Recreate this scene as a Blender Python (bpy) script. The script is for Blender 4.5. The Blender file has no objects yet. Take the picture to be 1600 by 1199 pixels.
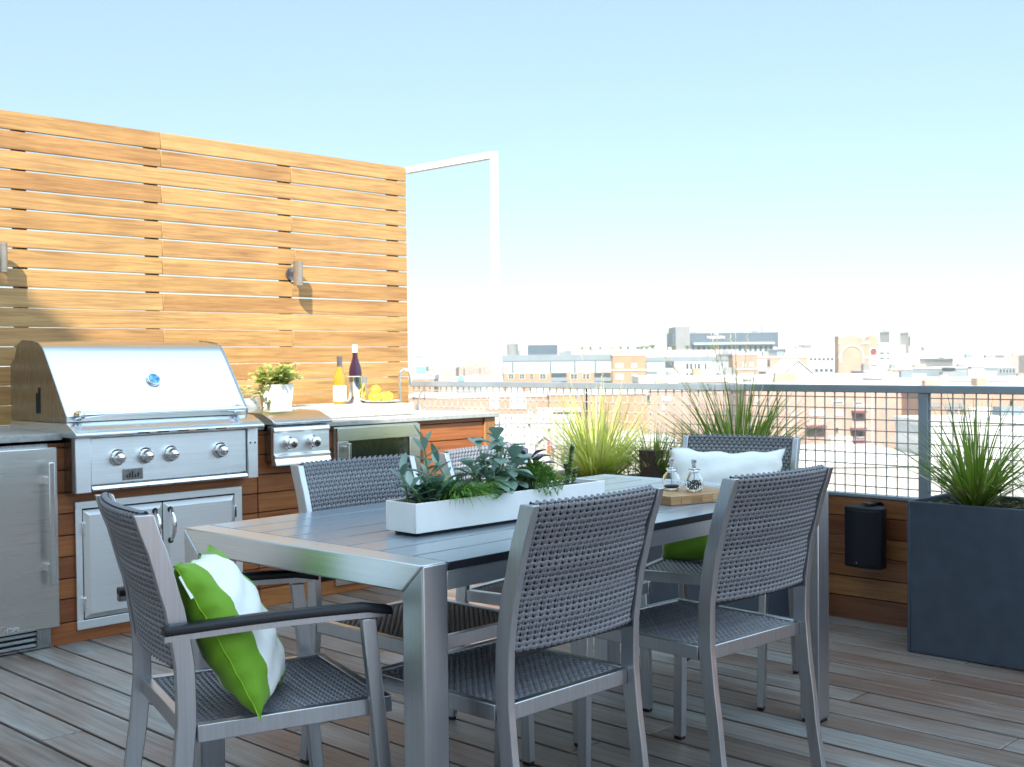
import bpy, math, random
from mathutils import Vector, Matrix
from math import sin, cos, pi, radians as rad
random.seed(7)
sc = bpy.context.scene
col = sc.collection

# ------------------------------------------------------------------ camera
FPX = 1850.0; HC = 1.177
phi = math.atan(38.5 / FPX); th = 0.0102; az = rad(44.1)
F0 = Vector((cos(az), sin(az), 0)); R0 = Vector((sin(az), -cos(az), 0)); Z0 = Vector((0, 0, 1))
FW = F0 * cos(phi) - Z0 * sin(phi)
U0 = Z0 * cos(phi) + F0 * sin(phi)
RT = R0 * cos(th) - U0 * sin(th)
UP = U0 * cos(th) + R0 * sin(th)
cd = bpy.data.cameras.new("camera")
cam = bpy.data.objects.new("camera", cd); col.objects.link(cam)
cam.matrix_world = Matrix(((RT.x, UP.x, -FW.x, 0), (RT.y, UP.y, -FW.y, 0), (RT.z, UP.z, -FW.z, HC), (0, 0, 0, 1)))
cd.sensor_width = 36; cd.lens = FPX / 1600 * 36; cd.clip_start = 0.05; cd.clip_end = 20000
cd.dof.use_dof = True; cd.dof.focus_distance = 3.0; cd.dof.aperture_fstop = 10
sc.camera = cam

# ------------------------------------------------------------------ world, sun, exposure
SUN_AZ = rad(35.0); SUN_EL = rad(42.7)          # the way the light travels, and its height
w = bpy.data.worlds.new("World"); sc.world = w; w.use_nodes = True
nt = w.node_tree; bg = nt.nodes["Background"]
sky = nt.nodes.new("ShaderNodeTexSky"); sky.sky_type = 'NISHITA'; sky.sun_disc = False
sky.sun_elevation = SUN_EL
# direction towards the sun is azimuth SUN_AZ + 180 deg; Nishita rotation runs clockwise from +Y
sky.sun_rotation = rad(90) - (SUN_AZ + pi)
sky.altitude = 50; sky.air_density = 1.0; sky.dust_density = .5; sky.ozone_density = 1.6
# bright cloud patches added out of view, overhead and right, to fill the shade
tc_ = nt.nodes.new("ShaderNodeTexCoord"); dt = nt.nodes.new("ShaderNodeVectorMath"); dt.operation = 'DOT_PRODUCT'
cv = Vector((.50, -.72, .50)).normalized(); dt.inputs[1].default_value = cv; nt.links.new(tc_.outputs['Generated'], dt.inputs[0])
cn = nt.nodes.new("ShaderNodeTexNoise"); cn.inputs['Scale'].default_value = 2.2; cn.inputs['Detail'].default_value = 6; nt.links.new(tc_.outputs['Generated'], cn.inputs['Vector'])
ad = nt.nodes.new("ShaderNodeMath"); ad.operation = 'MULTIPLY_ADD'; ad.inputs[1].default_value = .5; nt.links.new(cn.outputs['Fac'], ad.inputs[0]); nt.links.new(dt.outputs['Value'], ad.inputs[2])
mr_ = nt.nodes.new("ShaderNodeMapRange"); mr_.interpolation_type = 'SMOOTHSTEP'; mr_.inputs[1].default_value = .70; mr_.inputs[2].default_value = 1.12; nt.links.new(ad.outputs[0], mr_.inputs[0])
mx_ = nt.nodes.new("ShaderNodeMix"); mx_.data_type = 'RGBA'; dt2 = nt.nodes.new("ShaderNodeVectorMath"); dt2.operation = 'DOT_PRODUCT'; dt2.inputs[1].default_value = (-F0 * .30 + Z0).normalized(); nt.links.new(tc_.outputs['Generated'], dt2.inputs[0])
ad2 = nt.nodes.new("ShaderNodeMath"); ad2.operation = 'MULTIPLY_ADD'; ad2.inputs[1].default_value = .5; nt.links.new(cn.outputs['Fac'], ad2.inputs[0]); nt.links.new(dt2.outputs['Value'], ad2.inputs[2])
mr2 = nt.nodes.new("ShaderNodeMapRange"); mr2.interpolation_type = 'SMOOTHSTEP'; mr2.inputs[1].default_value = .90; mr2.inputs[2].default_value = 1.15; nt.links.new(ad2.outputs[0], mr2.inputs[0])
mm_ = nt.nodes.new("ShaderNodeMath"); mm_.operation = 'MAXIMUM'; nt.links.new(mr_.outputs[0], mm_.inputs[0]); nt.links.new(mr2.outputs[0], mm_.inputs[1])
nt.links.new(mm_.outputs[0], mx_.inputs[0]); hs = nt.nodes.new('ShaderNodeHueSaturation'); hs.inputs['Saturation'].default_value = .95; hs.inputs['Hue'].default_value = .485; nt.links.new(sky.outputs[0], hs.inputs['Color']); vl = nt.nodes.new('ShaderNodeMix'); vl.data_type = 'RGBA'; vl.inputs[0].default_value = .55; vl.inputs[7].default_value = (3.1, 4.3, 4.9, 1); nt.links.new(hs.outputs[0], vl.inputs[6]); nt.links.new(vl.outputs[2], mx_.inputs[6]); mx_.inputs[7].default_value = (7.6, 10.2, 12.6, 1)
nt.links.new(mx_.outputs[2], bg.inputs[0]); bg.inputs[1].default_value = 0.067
sd = bpy.data.lights.new("sun", 'SUN'); sd.energy = 3.9; sd.angle = rad(0.4); sd.color = (1.0, 0.93, 0.82)
sun = bpy.data.objects.new("sun", sd); col.objects.link(sun)
dirv = Vector((cos(SUN_EL) * cos(SUN_AZ), cos(SUN_EL) * sin(SUN_AZ), -sin(SUN_EL)))
sun.rotation_euler = dirv.to_track_quat('-Z', 'Y').to_euler(); sun.location = (-4, -3, 9)
vs = sc.view_settings; vs.view_transform = 'Standard'; vs.look = 'None'; vs.exposure = 1.55; vs.gamma = 1; vs.use_curve_mapping = False
sc.render.engine = 'CYCLES'
cy = sc.cycles; cy.use_denoising = True; cy.max_bounces = 10; cy.volume_bounces = 2; cy.transmission_bounces = 8; cy.transparent_max_bounces = 12
cy.sample_clamp_indirect = 8; cy.caustics_reflective = False; cy.caustics_refractive = False

# ------------------------------------------------------------------ materials
def new_mat(name):
    m = bpy.data.materials.new(name); m.use_nodes = True
    return m, m.node_tree, m.node_tree.nodes["Principled BSDF"]
def setp(b, **k):
    names = dict(rough='Roughness', metal='Metallic', spec='Specular IOR Level', trans='Transmission Weight', ior='IOR',
                 coat='Coat Weight', coatr='Coat Roughness', sss='Subsurface Weight', sheen='Sheen Weight', an='Anisotropic', alpha='Alpha')
    for q, v in k.items():
        if q == 'col': b.inputs['Base Color'].default_value = (*v, 1)
        else: b.inputs[names[q]].default_value = v
def noise(nt, vec, scale, detail=4, rough=.55, dist=0):
    n = nt.nodes.new("ShaderNodeTexNoise"); n.inputs['Scale'].default_value = scale; n.inputs['Detail'].default_value = detail
    n.inputs['Roughness'].default_value = rough; n.inputs['Distortion'].default_value = dist
    if vec is not None: nt.links.new(vec, n.inputs['Vector'])
    return n.outputs['Fac']
def ramp(nt, fac, stops):
    r = nt.nodes.new("ShaderNodeValToRGB"); e = r.color_ramp.elements
    while len(e) < len(stops): e.new(.5)
    for i, (p, c) in enumerate(stops): e[i].position = p; e[i].color = (*c, 1)
    nt.links.new(fac, r.inputs[0]); return r.outputs[0]
def mapping(nt, scale=(1, 1, 1), rot=(0, 0, 0), src='Object', offs=None):
    t = nt.nodes.new("ShaderNodeTexCoord"); m = nt.nodes.new("ShaderNodeMapping")
    nt.links.new(t.outputs[src], m.inputs[0]); m.inputs['Scale'].default_value = scale; m.inputs['Rotation'].default_value = rot
    if offs is not None:
        c = nt.nodes.new("ShaderNodeVectorMath"); c.operation = 'SCALE'; c.inputs[0].default_value = (7.3, 11.7, 5.1)
        mu = nt.nodes.new("ShaderNodeMath"); mu.operation = 'MULTIPLY'; mu.inputs[1].default_value = 3.0
        nt.links.new(offs, mu.inputs[0]); nt.links.new(mu.outputs[0], c.inputs['Scale']); nt.links.new(c.outputs[0], m.inputs['Location'])
    return m.outputs[0]
def island(nt):
    g = nt.nodes.new("ShaderNodeNewGeometry"); return g.outputs['Random Per Island']
def mix(nt, a, b, fac, mode='MIX'):
    n = nt.nodes.new("ShaderNodeMix"); n.data_type = 'RGBA'; n.blend_type = mode
    for s, v in ((6, a), (7, b), (0, fac)):
        if hasattr(v, 'links'): nt.links.new(v, n.inputs[s])
        elif s == 0: n.inputs[0].default_value = v
        else: n.inputs[s].default_value = (*v, 1)
    return n.outputs[2]
def bump(nt, b, h, strength=.3, dist=.002):
    n = nt.nodes.new("ShaderNodeBump"); n.inputs['Strength'].default_value = strength; n.inputs['Distance'].default_value = dist
    nt.links.new(h, n.inputs['Height']); nt.links.new(n.outputs[0], b.inputs['Normal'])
def plain(name, c, rough=.5, metal=0, var=.12, nscale=30, bstr=0, **k):
    m, nt, b = new_mat(name); setp(b, rough=rough, metal=metal, **k)
    v = noise(nt, mapping(nt), nscale, 3)
    lo = tuple(x * (1 - var) for x in c); hi = tuple(min(1, x * (1 + var)) for x in c)
    nt.links.new(ramp(nt, v, [(.3, lo), (.7, hi)]), b.inputs['Base Color'])
    if bstr: bump(nt, b, v, bstr)
    return m
def wood(name, cols, axis, rough=.45, grain=1.0, knots=False, coat=0):
    """plank wood, grain along an axis, each board (island) its own tone"""
    m, nt, b = new_mat(name); isl = island(nt)
    s = [26, 26, 26]; s[axis] = 1.1
    v = mapping(nt, tuple(x * grain for x in s), offs=isl)
    n1 = noise(nt, v, 1.6, 6, .62, 1.2)
    s2 = [170, 170, 170]; s2[axis] = 7
    n2 = noise(nt, mapping(nt, tuple(s2), offs=isl), 1.0, 3)
    base = ramp(nt, isl, cols)
    g = ramp(nt, n1, [(.32, (.64, .56, .50)), (.5, (.90, .88, .85)), (.68, (1.14, 1.11, 1.08))])
    c = mix(nt, base, g, 1.0, 'MULTIPLY')
    g2 = ramp(nt, n2, [(.35, (.80, .77, .75)), (.6, (1.04, 1.03, 1.02))])
    c = mix(nt, c, g2, .8, 'MULTIPLY')
    n3 = noise(nt, mapping(nt, (1, 1, 1), offs=isl), 3.0, 4)
    c = mix(nt, c, ramp(nt, n3, [(.35, (.82, .78, .76)), (.65, (1.1, 1.1, 1.08))]), .6, 'MULTIPLY')
    nt.links.new(c, b.inputs['Base Color']); setp(b, rough=rough, coat=coat, coatr=.3)
    bump(nt, b, n2, .35, .001)
    return m
def brushed(name, c, rough, axis, an=.0, streak=.25, bs=.08):
    m, nt, b = new_mat(name); s = [220, 220, 220]; s[axis] = 3
    n = noise(nt, mapping(nt, tuple(s)), 1.0, 3)
    nt.links.new(ramp(nt, n, [(.3, tuple(x * (1 - streak * .5) for x in c)), (.7, c)]), b.inputs['Base Color'])
    r = nt.nodes.new("ShaderNodeMapRange"); nt.links.new(n, r.inputs[0]); r.inputs[3].default_value = rough * .75; r.inputs[4].default_value = rough * 1.25
    nt.links.new(r.outputs[0], b.inputs['Roughness']); setp(b, metal=1.0, an=an)
    bump(nt, b, n, bs, .0005)
    return m
def leafmat(name, c1, c2, rough=.45, trans=.0, sss=0):
    m, nt, b = new_mat(name); isl = island(nt)
    nt.links.new(ramp(nt, isl, [(0, c1), (1, c2)]), b.inputs['Base Color']); setp(b, rough=rough)
    if trans:
        t = nt.nodes.new("ShaderNodeBsdfTranslucent"); mx = nt.nodes.new("ShaderNodeMixShader"); mx.inputs[0].default_value = trans
        nt.links.new(ramp(nt, isl, [(0, tuple(x * 1.3 for x in c1)), (1, tuple(x * 1.3 for x in c2))]), t.inputs[0])
        nt.links.new(b.outputs[0], mx.inputs[1]); nt.links.new(t.outputs[0], mx.inputs[2])
        nt.links.new(mx.outputs[0], nt.nodes['Material Output'].inputs[0])
    return m
M = {}
M['cedar'] = wood('cedar_screen', [(0, (.43, .23, .08)), (.35, (.49, .285, .10)), (.7, (.53, .325, .125)), (1, (.46, .25, .09))], 0, .5)
M['ipe'] = wood('red_ipe', [(0, (.24, .075, .025)), (.4, (.34, .115, .036)), (.75, (.40, .16, .05)), (1, (.27, .085, .028))], 0, .4)
M['ipe_y'] = wood('red_ipe_side', [(0, (.20, .07, .028)), (.4, (.28, .10, .04)), (.75, (.42, .20, .07)), (1, (.16, .05, .028))], 1, .4)
M['post'] = wood('post_wood', [(0, (.30, .15, .06)), (1, (.42, .22, .09))], 2, .5)
M['darkpost'] = plain('dark_batten', (.06, .045, .035), .7)
M['alu'] = brushed('brushed_aluminium', (.52, .54, .58), .32, 2)
M['alux'] = brushed('brushed_aluminium_table', (.78, .80, .82), .36, 1)
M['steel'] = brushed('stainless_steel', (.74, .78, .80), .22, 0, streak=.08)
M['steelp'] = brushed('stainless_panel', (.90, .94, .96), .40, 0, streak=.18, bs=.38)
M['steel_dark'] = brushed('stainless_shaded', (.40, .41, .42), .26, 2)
M['fridge'] = brushed('stainless_door', (.62, .62, .59), .30, 0, streak=.12, bs=.2)
M['chrome'] = plain('chrome', (.85, .86, .88), .06, 1, .02)
M['black_metal'] = plain('black_metal', (.02, .022, .026), .4, .3)
M['black'] = plain('black_plastic', (.010, .011, .016), .5, 0, .3, 200, .1, spec=.25)
M['void'] = plain('dark_void', (.006, .006, .007), .9)
M['resin'] = plain('black_resin', (.012, .013, .018), .4, 0, .2, 80, .05, spec=.35)
M['railpaint'] = plain('grey_blue_paint', (.25, .30, .35), .38, .2, .1, 6, .03)
M['wire'] = plain('galvanised_wire', (.46, .44, .43), .5, .2)
M['planter_grey'] = plain('grey_zinc_planter', (.07, .092, .13), .42, .35, .10, 14, .05)
M['white'] = plain('white_lacquer', (.88, .88, .87), .28, 0, .02)
M['whitepaint'] = plain('white_paint', (.82, .82, .82), .5, 0, .03)
M['stone'] = plain('grey_stone_top', (.36, .37, .36), .38, 0, .18, 40, .05)
M['sinkstone'] = plain('rough_stone_basin', (.42, .40, .37), .7, 0, .25, 60, .3)
M['ceramic'] = plain('white_ceramic', (.78, .77, .74), .45, 0, .05, 20, .1)
M['soil'] = plain('soil', (.03, .02, .014), .95, 0, .4, 90, .6)
M['moss'] = leafmat('moss', (.16, .17, .02), (.30, .26, .05), .7)
M['amber'] = plain('amber_glass', (.62, .44, .05), .08, 0, .02, trans=.55)
M['wine'] = plain('dark_glass', (.035, .012, .03), .07, 0, .05)
M['label'] = plain('paper_label', (.85, .83, .76), .6, 0, .03)
M['cap_grey'] = plain('grey_foil', (.22, .22, .24), .3, .8)
M['cork_white'] = plain('white_foil', (.85, .80, .75), .5)
M['lemon'] = plain('lemon_skin', (.75, .55, .03), .4, 0, .08, 200, .15)
M['chop'] = wood('chopping_board_wood', [(0, (.42, .23, .10)), (.5, (.58, .36, .17)), (1, (.36, .18, .075))], 0, .45)
M['pepper'] = leafmat('peppercorns', (.03, .02, .015), (.25, .17, .11), .6)
M['salt'] = plain('salt', (.8, .8, .8), .7)
m, nt, b = new_mat('clear_glass'); setp(b, col=(.97, .99, 1), rough=.02, trans=1, ior=1.35); M['glass'] = m
m, nt, b = new_mat('tinted_door_glass'); setp(b, col=(.02, .025, .02), rough=.04, spec=.9); M['doorglass'] = m
m, nt, b = new_mat('blue_gauge'); setp(b, col=(.01, .16, .55), rough=.12, coat=1)
nn = noise(nt, mapping(nt), 60, 1); nt.links.new(ramp(nt, nn, [(.4, (.005, .10, .42)), (.62, (.10, .55, .85))]), b.inputs['Base Color']); M['gauge'] = m
# weathered deck
m, nt, b = new_mat('weathered_deck'); isl = island(nt)
n1 = noise(nt, mapping(nt, (30, 1.2, 30), offs=isl), 1.5, 6, .65, .8); n2 = noise(nt, mapping(nt, (160, 6, 160), offs=isl), 1, 3)
n3 = noise(nt, mapping(nt, (1, .45, 1), offs=isl), 2.2, 5, .6)
n4 = noise(nt, mapping(nt, (1.6, .8, 1)), 1.1, 3, .5)
base = mix(nt, ramp(nt, n3, [(.34, (.17, .115, .09)), (.5, (.225, .195, .178)), (.66, (.26, .268, .268))]), ramp(nt, isl, [(0, (.72, .68, .66)), (.5, (1.0, 1.0, 1.0)), (1, (.86, .74, .68))]), 1, 'MULTIPLY')
c = mix(nt, base, ramp(nt, n4, [(.35, (.95, .80, .72)), (.62, (1.12, 1.2, 1.22))]), 1, 'MULTIPLY')
c = mix(nt, c, ramp(nt, n1, [(.3, (.55, .50, .48)), (.6, (1.15, 1.15, 1.15))]), 1, 'MULTIPLY')
c = mix(nt, c, ramp(nt, n2, [(.3, (.78, .77, .76)), (.6, (1.05, 1.05, 1.05))]), .8, 'MULTIPLY')
nt.links.new(c, b.inputs['Base Color']); setp(b, rough=.42, spec=.55)
rr = nt.nodes.new("ShaderNodeMapRange"); nt.links.new(n3, rr.inputs[0]); rr.inputs[3].default_value = .30; rr.inputs[4].default_value = .58
nt.links.new(rr.outputs[0], b.inputs['Roughness']); bump(nt, b, n2, .5, .0012); M['deck'] = m
# dark table slats
m, nt, b = new_mat('dark_table_slats'); n1 = noise(nt, mapping(nt, (3, 120, 120)), 1, 3)
nt.links.new(ramp(nt, n1, [(.3, (.19, .235, .28)), (.7, (.24, .285, .335))]), b.inputs['Base Color']); setp(b, rough=.30, spec=.8, coat=.5, coatr=.16)
bump(nt, b, n1, .12, .0006); M['slat'] = m
# wicker
m, nt, b = new_mat('grey_wicker'); isl = island(nt); n1 = noise(nt, mapping(nt, (60, 600, 600)), 1, 2)
c = mix(nt, ramp(nt, isl, [(0, (.14, .143, .165)), (1, (.20, .202, .225))]), ramp(nt, n1, [(.3, (.75, .75, .78)), (.65, (1.15, 1.14, 1.14))]), 1, 'MULTIPLY')
nt.links.new(c, b.inputs['Base Color']); setp(b, rough=.32, spec=.8); M['wicker'] = m
# cushions: lime and white bands across the cushion's own X or Z
def cushion(name, band):
    m, nt, b = new_mat(name); t = nt.nodes.new("ShaderNodeTexCoord"); s = nt.nodes.new("ShaderNodeSeparateXYZ"); nt.links.new(t.outputs['Object'], s.inputs[0])
    lime = (.135, .31, .004); wht = (.80, .82, .80)
    if band == 'x':
        r = nt.nodes.new("ShaderNodeValToRGB"); r.color_ramp.interpolation = 'CONSTANT'; e = r.color_ramp.elements
        mr = nt.nodes.new("ShaderNodeMapRange"); nt.links.new(s.outputs[0], mr.inputs[0]); mr.inputs[1].default_value = -.23; mr.inputs[2].default_value = .23
        e[0].position = 0; e[0].color = (*lime, 1); e[1].position = .25; e[1].color = (*wht, 1); q = e.new(.66); q.color = (*lime, 1)
        nt.links.new(mr.outputs[0], r.inputs[0]); base = r.outputs[0]
    else:
        g = nt.nodes.new("ShaderNodeMath"); g.operation = 'GREATER_THAN'; g.inputs[1].default_value = -.075; nt.links.new(s.outputs[2], g.inputs[0])
        f = nt.nodes.new("ShaderNodeMath"); f.operation = 'LESS_THAN'; f.inputs[1].default_value = .004; nt.links.new(s.outputs[1], f.inputs[0])
        mu = nt.nodes.new("ShaderNodeMath"); mu.operation = 'MULTIPLY'; nt.links.new(g.outputs[0], mu.inputs[0]); nt.links.new(f.outputs[0], mu.inputs[1])
        base = mix(nt, lime, wht, mu.outputs[0])
    n = noise(nt, mapping(nt), 9, 3); n2 = noise(nt, mapping(nt), 700, 1)
    nt.links.new(base, b.inputs['Base Color']); setp(b, rough=.75, sheen=.15); bump(nt, b, n, .5, .012); return m
M['cushx'] = cushion('lime_white_stripes', 'x'); M['cushz'] = cushion('lime_white_halves', 'z')
M['piping'] = plain('lime_piping', (.20, .42, .01), .7); M['tagcloth'] = plain('white_tag', (.8, .82, .84), .7)
# foliage
M['gr_lit'] = leafmat('pale_grass', (.40, .50, .06), (.66, .68, .22), .45, .45)
M['gr_dark'] = leafmat('deep_green_grass', (.08, .16, .015), (.26, .36, .05), .4, .3)
M['straw'] = leafmat('straw_seed_heads', (.62, .52, .34), (.80, .70, .50), .6, .5)
M['cover'] = leafmat('ground_cover_leaves', (.28, .36, .03), (.50, .52, .07), .5, .35)
M['herb'] = leafmat('sage_green_leaves', (.30, .38, .08), (.52, .56, .22), .5, .3)
M['varieg'] = leafmat('pale_trailing_leaves', (.45, .50, .20), (.75, .76, .50), .5, .3)
M['succ_blue'] = leafmat('blue_green_succulent', (.15, .26, .20), (.34, .47, .40), .42, .1)
M['succ_dark'] = leafmat('dark_green_succulent', (.05, .12, .06), (.12, .22, .13), .38, .1)
M['succ_grass'] = leafmat('fine_green_succulent', (.14, .32, .05), (.30, .50, .12), .4, .2)
M['succ_purple'] = leafmat('grey_purple_succulent', (.17, .14, .165), (.27, .23, .26), .5, .0)
M['sedum'] = leafmat('sedum', (.10, .24, .04), (.30, .46, .12), .4, .15)
M['jade'] = leafmat('jade', (.09, .17, .04), (.24, .34, .10), .35)
M['stem'] = plain('brown_stem', (.13, .07, .04), .6)
M['gstem'] = plain('green_stem', (.20, .28, .15), .5)
M['treeleaf'] = leafmat('tree_leaves', (.12, .17, .03), (.26, .30, .07), .6, .2)
M['bark'] = plain('bark', (.12, .09, .07), .9, 0, .3)
# city
def brick(name, c, s=1):
    m, nt, b = new_mat(name); t = nt.nodes.new("ShaderNodeTexBrick"); nt.links.new(mapping(nt, (s, s, s), (rad(90), 0, 0)), t.inputs[0])
    t.inputs['Color1'].default_value = (*c, 1); t.inputs['Color2'].default_value = (*[x * .88 for x in c], 1); t.inputs['Mortar'].default_value = (*[x * .8 + .08 for x in c], 1)
    t.inputs['Scale'].default_value = 1; t.inputs['Brick Width'].default_value = .5; t.inputs['Row Height'].default_value = .16; t.inputs['Mortar Size'].default_value = .012
    n = noise(nt, mapping(nt), .25, 4)
    nt.links.new(mix(nt, t.outputs[0], ramp(nt, n, [(.3, (.86, .84, .82)), (.7, (1.1, 1.1, 1.1))]), 1, 'MULTIPLY'), b.inputs['Base Color']); setp(b, rough=.9); return m
M['brick_peach'] = brick('peach_brick', (.38, .245, .18)); M['brick_pink'] = brick('pale_pink_brick', (.40, .285, .235))
M['brick_orange'] = brick('orange_brick', (.37, .225, .135)); M['brick_red'] = brick('red_brick', (.36, .17, .11)); M['brick_tan'] = brick('tan_brick', (.37, .265, .20))
M['c_white'] = plain('white_render', (.52, .52, .51), .8, 0, .06, .3); M['c_cream'] = plain('cream_render', (.46, .43, .385), .8, 0, .06, .3)
M['c_grey'] = plain('grey_cladding', (.17, .21, .235), .6, 0, .08, .3); M['c_blue'] = plain('blue_grey_cladding', (.06, .09, .12), .5, 0, .08, .3)
M['c_conc'] = plain('concrete', (.20, .21, .21), .85, 0, .1, .5); M['c_teal'] = plain('weathered_copper', (.16, .36, .33), .7)
M['roofwhite'] = plain('white_roof_membrane', (.50, .495, .48), .8, 0, .1, .12); M['roofgrey'] = plain('grey_roof', (.34, .34, .34), .85, 0, .12, .12)
M['winglass'] = plain('window_glass', (.05, .075, .085), .1, 0, .3, .5, spec=.8); M['paleglass'] = plain('pale_curtain_glass', (.34, .40, .40), .15, 0, .1, .4)
M['winframe'] = plain('white_window_frame', (.55, .55, .54), .6); M['trim'] = plain('white_stone_trim', (.58, .54, .48), .8)
M['redtrim'] = plain('faded_maroon_metal', (.18, .05, .06), .6); M['redsign'] = plain('red_paint', (.62, .05, .05), .6)
M['yellow'] = plain('yellow_paint', (.70, .45, .08), .7)
M['ground'] = plain('street_asphalt', (.13, .13, .125), .9, 0, .35, .02); M['city'] = brick('far_city', (.30, .23, .19), .3)

# ------------------------------------------------------------------ mesh helpers
class MB:
    def __init__(s, o=(0, 0, 0)): s.v = []; s.f = []; s.o = Vector(o)
    def add(s, vs, fs):
        n = len(s.v); s.v.extend([tuple(Vector(q) - s.o) for q in vs]); s.f.extend([tuple(i + n for i in f) for f in fs]); return s
    def box(s, x0, x1, y0, y1, z0, z1):
        return s.add([(x, y, z) for x in (x0, x1) for y in (y0, y1) for z in (z0, z1)],
                     [(0, 1, 3, 2), (4, 6, 7, 5), (0, 4, 5, 1), (2, 3, 7, 6), (0, 2, 6, 4), (1, 5, 7, 3)])
    def obox(s, c, ax, ay, az):
        c = Vector(c); ax = Vector(ax); ay = Vector(ay); az = Vector(az)
        return s.add([c + ax * i + ay * j + az * k for i in (-1, 1) for j in (-1, 1) for k in (-1, 1)],
                     [(0, 1, 3, 2), (4, 6, 7, 5), (0, 4, 5, 1), (2, 3, 7, 6), (0, 2, 6, 4), (1, 5, 7, 3)])
    def bar(s, p, q, w, h, up=(0, 0, 1)):
        p = Vector(p); q = Vector(q); d = (q - p); a = d.normalized(); sd = a.cross(Vector(up)).normalized(); u = sd.cross(a)
        return s.obox((p + q) / 2, d / 2, sd * w / 2, u * h / 2)
    def prism(s, poly, lo, hi, axis='x'):
        n = len(poly)
        def P(a, b, t): return {'x': (t, a, b), 'y': (a, t, b), 'z': (a, b, t)}[axis]
        vs = [P(a, b, lo) for a, b in poly] + [P(a, b, hi) for a, b in poly]
        fs = [tuple(range(n))[::-1], tuple(range(n, 2 * n))] + [(i, (i + 1) % n, n + (i + 1) % n, n + i) for i in range(n)]
        return s.add(vs, fs)
    def tube(s, pts, r, seg=8, cap=True):
        pts = [Vector(p) for p in pts]; n = len(pts); rs = r if isinstance(r, (list, tuple)) else [r] * n
        vs = []; prev = None
        for i, p in enumerate(pts):
            d = (pts[min(i + 1, n - 1)] - pts[max(i - 1, 0)]).normalized()
            if prev is None: a = d.cross(Vector((0, 0, 1)));  a = a if a.length > .1 else d.cross(Vector((1, 0, 0)))
            else: a = prev - d * prev.dot(d)
            a.normalize(); prev = a; b = d.cross(a)
            vs += [p + (a * cos(2 * pi * k / seg) + b * sin(2 * pi * k / seg)) * rs[i] for k in range(seg)]
        fs = [(i * seg + k, i * seg + (k + 1) % seg, (i + 1) * seg + (k + 1) % seg, (i + 1) * seg + k) for i in range(n - 1) for k in range(seg)]
        if cap: fs += [tuple(range(seg))[::-1], tuple(range((n - 1) * seg, n * seg))]
        return s.add(vs, fs)
    def lathe(s, prof, c=(0, 0, 0), seg=24, ax=(0, 0, 1)):
        ax = Vector(ax).normalized(); a = ax.cross(Vector((0, 0, 1))); a = a if a.length > .1 else Vector((1, 0, 0)); a.normalize(); b = ax.cross(a); c = Vector(c)
        vs = [c + ax * z + (a * cos(2 * pi * k / seg) + b * sin(2 * pi * k / seg)) * r for r, z in prof for k in range(seg)]; n = len(prof)
        fs = [(i * seg + k, i * seg + (k + 1) % seg, (i + 1) * seg + (k + 1) % seg, (i + 1) * seg + k) for i in range(n - 1) for k in range(seg)]
        fs += [tuple(range(seg))[::-1], tuple(range((n - 1) * seg, n * seg))]
        return s.add(vs, fs)
    def build(s, name, mat, parent=None, smooth=35, bev=0, bseg=2):
        me = bpy.data.meshes.new(name); me.from_pydata(s.v, [], s.f); me.validate(); me.update()
        me.materials.append(M[mat] if isinstance(mat, str) else mat)
        import bmesh
        bm = bmesh.new(); bm.from_mesh(me); bmesh.ops.recalc_face_normals(bm, faces=bm.faces); bm.to_mesh(me); bm.free()
        if smooth:
            me.polygons.foreach_set('use_smooth', [True] * len(me.polygons)); me.set_sharp_from_angle(angle=rad(smooth))
        o = bpy.data.objects.new(name, me); col.objects.link(o)
        if parent is not None: o.parent = parent
        if bev:
            bv = o.modifiers.new('bevel', 'BEVEL'); bv.width = bev; bv.segments = bseg; bv.limit_method = 'ANGLE'; bv.angle_limit = rad(40)
        return o
def tag(o, label=None, cat=None, group=None, kind=None):
    for k, v in (('label', label), ('category', cat), ('group', group), ('kind', kind)):
        if v: o[k] = v
    return o
def thing(name, label, cat, loc=(0, 0, 0), rz=0, group=None):
    o = bpy.data.objects.new(name, None); col.objects.link(o); o.location = loc; o.rotation_euler = (0, 0, rz); o.empty_display_size = .1
    return tag(o, label, cat, group)
KIDS = {}
def copy_tree(o, parent=None):
    c = o.copy(); col.objects.link(c); c.parent = parent
    for ch in list(o.children): copy_tree(ch, c)
    return c
def text_part(name, body, mat, parent, origin, ex, ey, size, depth=.0015, shear=0, o=(0, 0, 0)):
    cu = bpy.data.curves.new(name, 'FONT'); cu.body = body; cu.size = size; cu.extrude = depth; cu.shear = shear; cu.align_x = 'CENTER'; cu.align_y = 'CENTER'; cu.resolution_u = 3
    t = bpy.data.objects.new(name, cu); col.objects.link(t)
    dg = bpy.context.evaluated_depsgraph_get(); me = bpy.data.meshes.new_from_object(t.evaluated_get(dg)); bpy.data.objects.remove(t)
    ex = Vector(ex).normalized(); ey = Vector(ey).normalized(); ez = ex.cross(ey)
    for v in me.vertices: v.co = Vector(origin) - Vector(o) + ex * v.co.x + ey * v.co.y + ez * v.co.z
    me.materials.clear(); me.materials.append(M[mat]); ob = bpy.data.objects.new(name, me); col.objects.link(ob); ob.parent = parent
    return ob

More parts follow.
